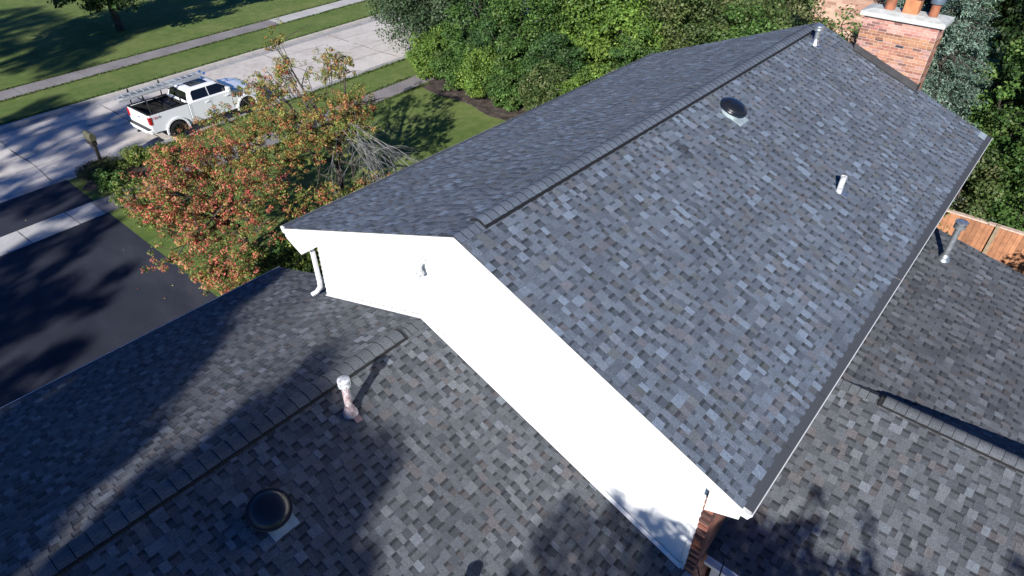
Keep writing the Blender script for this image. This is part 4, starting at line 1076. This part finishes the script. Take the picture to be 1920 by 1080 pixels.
bed = [(2.015, .44), (2.015, 1.40), (.12, 1.42), (.09, 1.05), (.13, .60), (.70, .55)] + arc(RA, .50, math.pi - .2, .2) + [(1.82, .42)]
mb = MB()
for s in (-1, 1):
    mb.prism(bed if s > 0 else bed, 1, s * .985 if s < 0 else .86, -.86 if s < 0 else .985, warp=nose)
mb.box((.10, -.86, .6), (.17, .86, 1.40))
mb.build("bed", 'carpaint', tk, True, bevel=.02)
mb = MB()
mb.box((.17, -.855, .85), (2.0, .855, .92), (.02, .02, .02)); mb.box((.17, -.86, .92), (2.0, -.80, 1.40), (.02, .02, .02)); mb.box((.17, .80, .92), (2.0, .86, 1.40), (.02, .02, .02))
mb.box((1.985, -.84, .92), (2.01, .84, 1.39), (.02, .02, .02)); mb.box((.172, -.84, .92), (.185, .84, 1.39), (.02, .02, .02))
for s in (-1, 1):
    mb.box((.95, s * .84 - .12 * (s > 0), .92), (1.6, s * .84 + .12 * (s < 0), 1.1), (.02, .02, .02))
    mb.box((.12, s * .90 - .055, 1.405), (2.0, s * .90 + .055, 1.432), (.015, .015, .016))
mb.box((.095, -.9, 1.405), (.18, .9, 1.436), (.015, .015, .016))
for k in range(9): mb.box((.3, -.7 + k * .17, .92), (1.95, -.66 + k * .17, .932), (.03, .03, .03))
mb.build("bed_liner", 'col', tk)
# cab
ZB, ZT = 1.39, 1.90
def hw(z): return .945 - (z - ZB) / (ZT - ZB) * .175
mb = MB()
low = [(2.07, 1.0), (2.5, 1.0), (4.0, 1.0), (4.55, .96)]; top = [(2.22, .96), (2.6, 1.0), (3.45, 1.0), (3.72, .95)]
R0 = [[(x, s * hw(ZB) * k, ZB - .02) for x, k in low] for s in (-1, 1)]; R1 = [[(x, s * hw(ZT) * k, ZT) for x, k in top] for s in (-1, 1)]
R2 = [[(x * .94 + .18, s * hw(ZT) * k * .86, ZT + .05) for x, k in top] for s in (-1, 1)]
for s in (0, 1):
    for k in range(3):
        for a, b in ((R0, R1), (R1, R2)):
            q = [a[s][k], a[s][k + 1], b[s][k + 1], b[s][k]]; mb.face(q if s == 0 else q[::-1])
for k in range(3): mb.face([R2[0][k], R2[0][k + 1], R2[1][k + 1], R2[1][k]])
for a, b in ((R0, R1), (R1, R2)):
    mb.face([a[0][3], a[1][3], b[1][3], b[0][3]]); mb.face([a[1][0], a[0][0], b[0][0], b[1][0]])
cabm = mb.build("cab", 'carpaint', tk, True)
bmx = bmesh.new(); bmx.from_mesh(cabm.data); bmesh.ops.remove_doubles(bmx, verts=bmx.verts, dist=.001); bmesh.ops.recalc_face_normals(bmx, faces=bmx.faces); bmx.to_mesh(cabm.data); bmx.free()
bv = cabm.modifiers.new("bevel", 'BEVEL'); bv.width = .03; bv.segments = 2; bv.limit_method = 'ANGLE'; bv.angle_limit = rad(20)
for s in (-1, 1):
    for pts in ([(2.30, 1.46), (3.10, 1.46), (3.10, 1.85), (2.42, 1.85), (2.33, 1.76)], [(3.16, 1.46), (4.05, 1.455), (4.36, 1.47), (4.26, 1.53), (3.74, 1.845), (3.16, 1.85)]):
        mb = MB(); a = [Vector((x, s * (hw(z) + .012), z)) for x, z in pts]; b = [p + Vector((0, -s * .02, 0)) for p in a]
        mb.face(a if s < 0 else a[::-1])
        for k in range(len(a)): mb.face([a[k], b[k], b[(k + 1) % len(a)], a[(k + 1) % len(a)]])
        mb.build("side_window", 'glass', tk)
mb = MB(); mb.face([(4.545, -.80, 1.415), (4.545, .80, 1.415), (3.80, .66, 1.88), (3.80, -.66, 1.88)]); mb.face([(4.60, -.78, 1.405), (4.60, .78, 1.405), (4.545, .80, 1.418), (4.545, -.80, 1.418)])
mb.build("windshield", 'glass', tk)
mb = MB(); mb.face([(2.085, .78, 1.45), (2.085, -.78, 1.45), (2.185, -.68, 1.83), (2.185, .68, 1.83)]); mb.build("rear_window", 'glass', tk)
mb = MB(); mb.face([(2.55, -.55, ZT + .054), (3.45, -.55, ZT + .054), (3.45, .55, ZT + .054), (2.55, .55, ZT + .054)]); mb.build("roof_glass", 'glass', tk)
for s in (-1, 1):       # door shut lines, handles, mirrors, lamps
    for x in (2.07, 3.13, 4.22):
        mb = MB(); mb.box((x - .006, s * .985 - .002, .55), (x + .006, s * .985 + .0015 * s + .001, 1.36), (.05, .05, .05))
        mb.build("door_gap", 'col', tk)
    for x in (2.86, 3.92):
        mb = MB(); mb.box((x, s * .975 - .02, 1.19), (x + .19, s * .975 + .02, 1.235)); mb.build("door_handle", 'carpaint', tk, bevel=.01)
    mb = MB(); mb.box((3.98, s * 1.10 - .12, 1.42), (4.12, s * 1.10 + .12, 1.65)); mb.tube([(4.1, s * .92, 1.43), (4.06, s * 1.02, 1.46)], .035, 6)
    mb.build("mirror", 'carpaint' if s < 0 else 'black', tk, bevel=.03)
    mb = MB(); mb.box((.07, s * .905 - .085, .98), (.20, s * .905 + .085, 1.32)); mb.build("tail_light", 'tail', tk, bevel=.012)
    mb = MB(); mb.box((5.55, s * .72 - .14, .92), (5.80, s * .72 + .14, 1.12)); mb.build("headlight", 'glass', tk, bevel=.02)
    for cx in (RA, FA):  # wheel arch flares
        mb = MB()
        o_ = arc(cx, .58, -.15, math.pi + .15, 13); i_ = arc(cx, .485, -.15, math.pi + .15, 13)
        for k in range(12):
            q = [o_[k], o_[k + 1], i_[k + 1], i_[k]]; mb.prism(q, 1, s * 1.0 - .03, s * 1.0 + .03)
        mb.build("wheel_arch_flare", 'carpaint', tk, True, bevel=.01)
    mb = MB(); mb.box((1.9, s * .955 - .05, .36), (4.4, s * .955 + .05, .42)); mb.build("running_board", 'black', tk)
mb = MB(); mb.box((.0, -.97, .55), (.14, .97, .74)); mb.box((-.08, -.62, .56), (.02, .62, .74)); mb.build("rear_bumper", 'carpaint', tk, bevel=.04)
mb = MB(); mb.box((-.07, -.9, .742), (.13, .9, .762)); mb.box((-.16, -.05, .5), (0, .05, .58)); mb.build("bumper_step", 'black', tk)
mb = MB(); mb.box((5.72, -.8, .55), (5.9, .8, .75)); mb.build("front_bumper", 'carpaint', tk, bevel=.04)
mb = MB(); mb.box((5.74, -.55, .8), (5.86, .55, 1.08)); mb.build("grille", 'black', tk)
mb = MB(); mb.box((.5, -.6, .45), (5.3, .6, .6), (.02, .02, .02)); mb.build("chassis", 'col', tk)
mb = MB(); mb.lathe([(0, .0), (1, 0), (1, .01), (0, .012)], (0, 0, 0), (-1, 0, 0), 20); e_ = mb.build("tailgate_badge", 'blue', tk); e_.location = (.095, 0, 1.15); e_.scale = (1, .09, .045)
mb = MB(); mb.lathe([(.045, 0), (.045, .004), (0, .005)], (3.15, -.986, .72), (0, -1, 0), 16); mb.build("door_sticker", 'blue', tk)
def text_mesh(name, s, size, m, parent, loc, rot, ext=.002):
    cu_ = bpy.data.curves.new(name, 'FONT'); cu_.body = s; cu_.size = size; cu_.extrude = ext; cu_.shear = .25
    to = bpy.data.objects.new(name, cu_); COL.objects.link(to); bpy.context.view_layer.update()
    me = bpy.data.meshes.new_from_object(to.evaluated_get(bpy.context.evaluated_depsgraph_get())); bpy.data.objects.remove(to)
    me.materials.clear(); me.materials.append(M[m]); o_ = bpy.data.objects.new(name, me); COL.objects.link(o_); o_.parent = parent; o_.location = loc; o_.rotation_euler = rot; return o_
text_mesh("decal_letters", "FX", .17, 'red', tk, (.26, -.990, 1.19), (rad(90), 0, 0))
text_mesh("decal_letters", "4", .17, 'black', tk, (.50, -.990, 1.19), (rad(90), 0, 0))
for cx in (RA, FA):
    for s in (-1, 1):
        wh = thing("wheel", None, None); wh.parent = tk; wh.location = (cx, s * .87, WR)
        mb = MB(); mb.lathe([(.25, -.13), (.38, -.135), (.405, -.11), (WR, -.06), (WR, .06), (.405, .11), (.38, .135), (.25, .13)], axis=(0, 1, 0), sides=36); mb.build("tyre", 'tyre', wh, True)
        mb = MB(); mb.lathe([(.27, -.125), (.265, -.06), (.0, -.05)], axis=(0, 1, 0), sides=30); mb.lathe([(.27, .125), (.265, .06), (.0, .05)], axis=(0, 1, 0), sides=30)
        mb.build("rim", 'black', wh, True)
        mb = MB()
        for k in range(6):
            for da in (-.11, .11):
                a = 2 * math.pi * k / 6 + da; T = Matrix.Rotation(a, 4, 'Y'); mb.box((.03, s * .115 - .012, -.016), (.265, s * .115 + .012, .016), T=T)
        mb.lathe([(.275, -.012), (.275, .012), (.255, .012), (.255, -.012)], (0, s * .12, 0), (0, 1, 0), 36); mb.lathe([(.05, -.03), (.05, .03), (0, .03)], (0, s * .115, 0), (0, s, 0), 14)
        mb.build("spokes", 'rim', wh, True)
# rack
for x in (.32, 1.78):
    mb = MB()
    for s in (-1, 1):
        mb.tube([(x, s * .88, 1.42), (x, s * .80, 1.98)], .03, 8); mb.tube([(x - .2, s * .88, 1.43), (x + .2, s * .88, 1.43)], .035, 6)
    mb.tube([(x, -.86, 1.98), (x, .86, 1.98)], .028, 8)
    for yy in (.80, -.55): mb.prism([(x - .05, 1.98), (x + .05, 1.98), (x + .02, 2.2), (x - .01, 2.2)], 1, yy - .02, yy + .02)
    mb.build("rack_hoop", 'black', tk, True)
# extension ladder on the rack
ld = thing("extension_ladder", "aluminium extension ladder lying on the pickup truck rack", "ladder", (TX, TY, -.086), TR); ld.scale = (TS, TS, TS)
def ladder_section(x0, x1, y0, y1, z0, z1, yo):
    mb = MB(); A = lambda x: z0 + (z1 - z0) * (x - x0) / (x1 - x0); Y = lambda x: yo[0] + (yo[1] - yo[0]) * (x - x0) / (x1 - x0)
    for yy in (y0, y1):
        P = [(x0, yy - .016 + Y(x0), z0 - .04), (x0, yy + .016 + Y(x0), z0 - .04), (x0, yy + .016 + Y(x0), z0 + .04), (x0, yy - .016 + Y(x0), z0 + .04)]
        Q = [(x1, b - Y(x0) + Y(x1), c - z0 + z1) for a, b, c in P]
        for k in range(4): mb.face([P[k], Q[k], Q[(k + 1) % 4], P[(k + 1) % 4]])
        mb.face(P[::-1]); mb.face(Q)
    x = x0 + .15
    while x < x1 - .05: mb.tube([(x, y0 + Y(x), A(x)), (x, y1 + Y(x), A(x))], .018, 8); x += .305
    return mb
YO = (.1, .1)
ladder_section(-.55, 3.35, -.23, .23, 2.06, 2.11, YO).build("base_section", 'alu', ld)
ladder_section(-.35, 3.55, -.19, .19, 2.15, 2.20, YO).build("fly_section", 'alu', ld)
mb = MB()
for yy in (-.19, .19): mb.box((3.55, yy - .025 + YO[1], 2.15), (3.66, yy + .025 + YO[1], 2.25))
mb.build("end_cap", 'blue', ld)
for nm, (x, y, z, sx, sy, sz, m_), lab in (("tool_bag", (1.35, -.25, .935, .5, .3, .25, 'black'), "black tool bag lying in the truck bed"), ("storage_box", (1.68, .05, .935, .42, 1.35, .42, 'black'), "long black storage box across the truck bed behind the cab"), ("coiled_tarp", (.6, .3, .935, .45, .6, .2, 'post'), "dark bundled tarp near the truck tailgate"), ("orange_tool", (1.05, -.5, .935, .22, .14, .14, 'orange'), "small orange tool case lying in the truck bed")):
    mb = MB(); n_ = 10
    for k in range(6):
        pass
    mb.box((-sx / 2, -sy / 2, 0), (sx / 2, sy / 2, sz * .8)); mb.prism([(-sx * .42, sz * .8), (sx * .42, sz * .8), (sx * .3, sz), (-sx * .3, sz)], 1, -sy * .3, sy * .3); mb.tube([(-sx * .2, 0, sz), (-sx * .1, 0, sz + .08), (sx * .1, 0, sz + .08), (sx * .2, 0, sz)], .012, 6)
    o = mb.build(nm, m_, bevel=.03); p = Matrix.Rotation(TR, 4, 'Z') @ Vector((x, y, z)) * TS; o.location = (TX + p.x, TY + p.y, z * TS - .086); o.scale = (TS, TS, TS); o.rotation_euler = (0, 0, TR + (0 if sy > 1 else .4)); tag(o, lab, {"tool_bag": "bag", "storage_box": "box", "coiled_tarp": "tarp"}.get(nm, "tool"))
# plant down in the nook by the brick corner
tree("nook_plant", "small yellow green plant on the patio below the brick corner", "plant", (.05, -4.95, .03), .7, (0, 0, .4), (.3, .3, .35), 20, .15, 40, .09, BRIGHT, 900, None, .02, .3, .8, .6, .3)
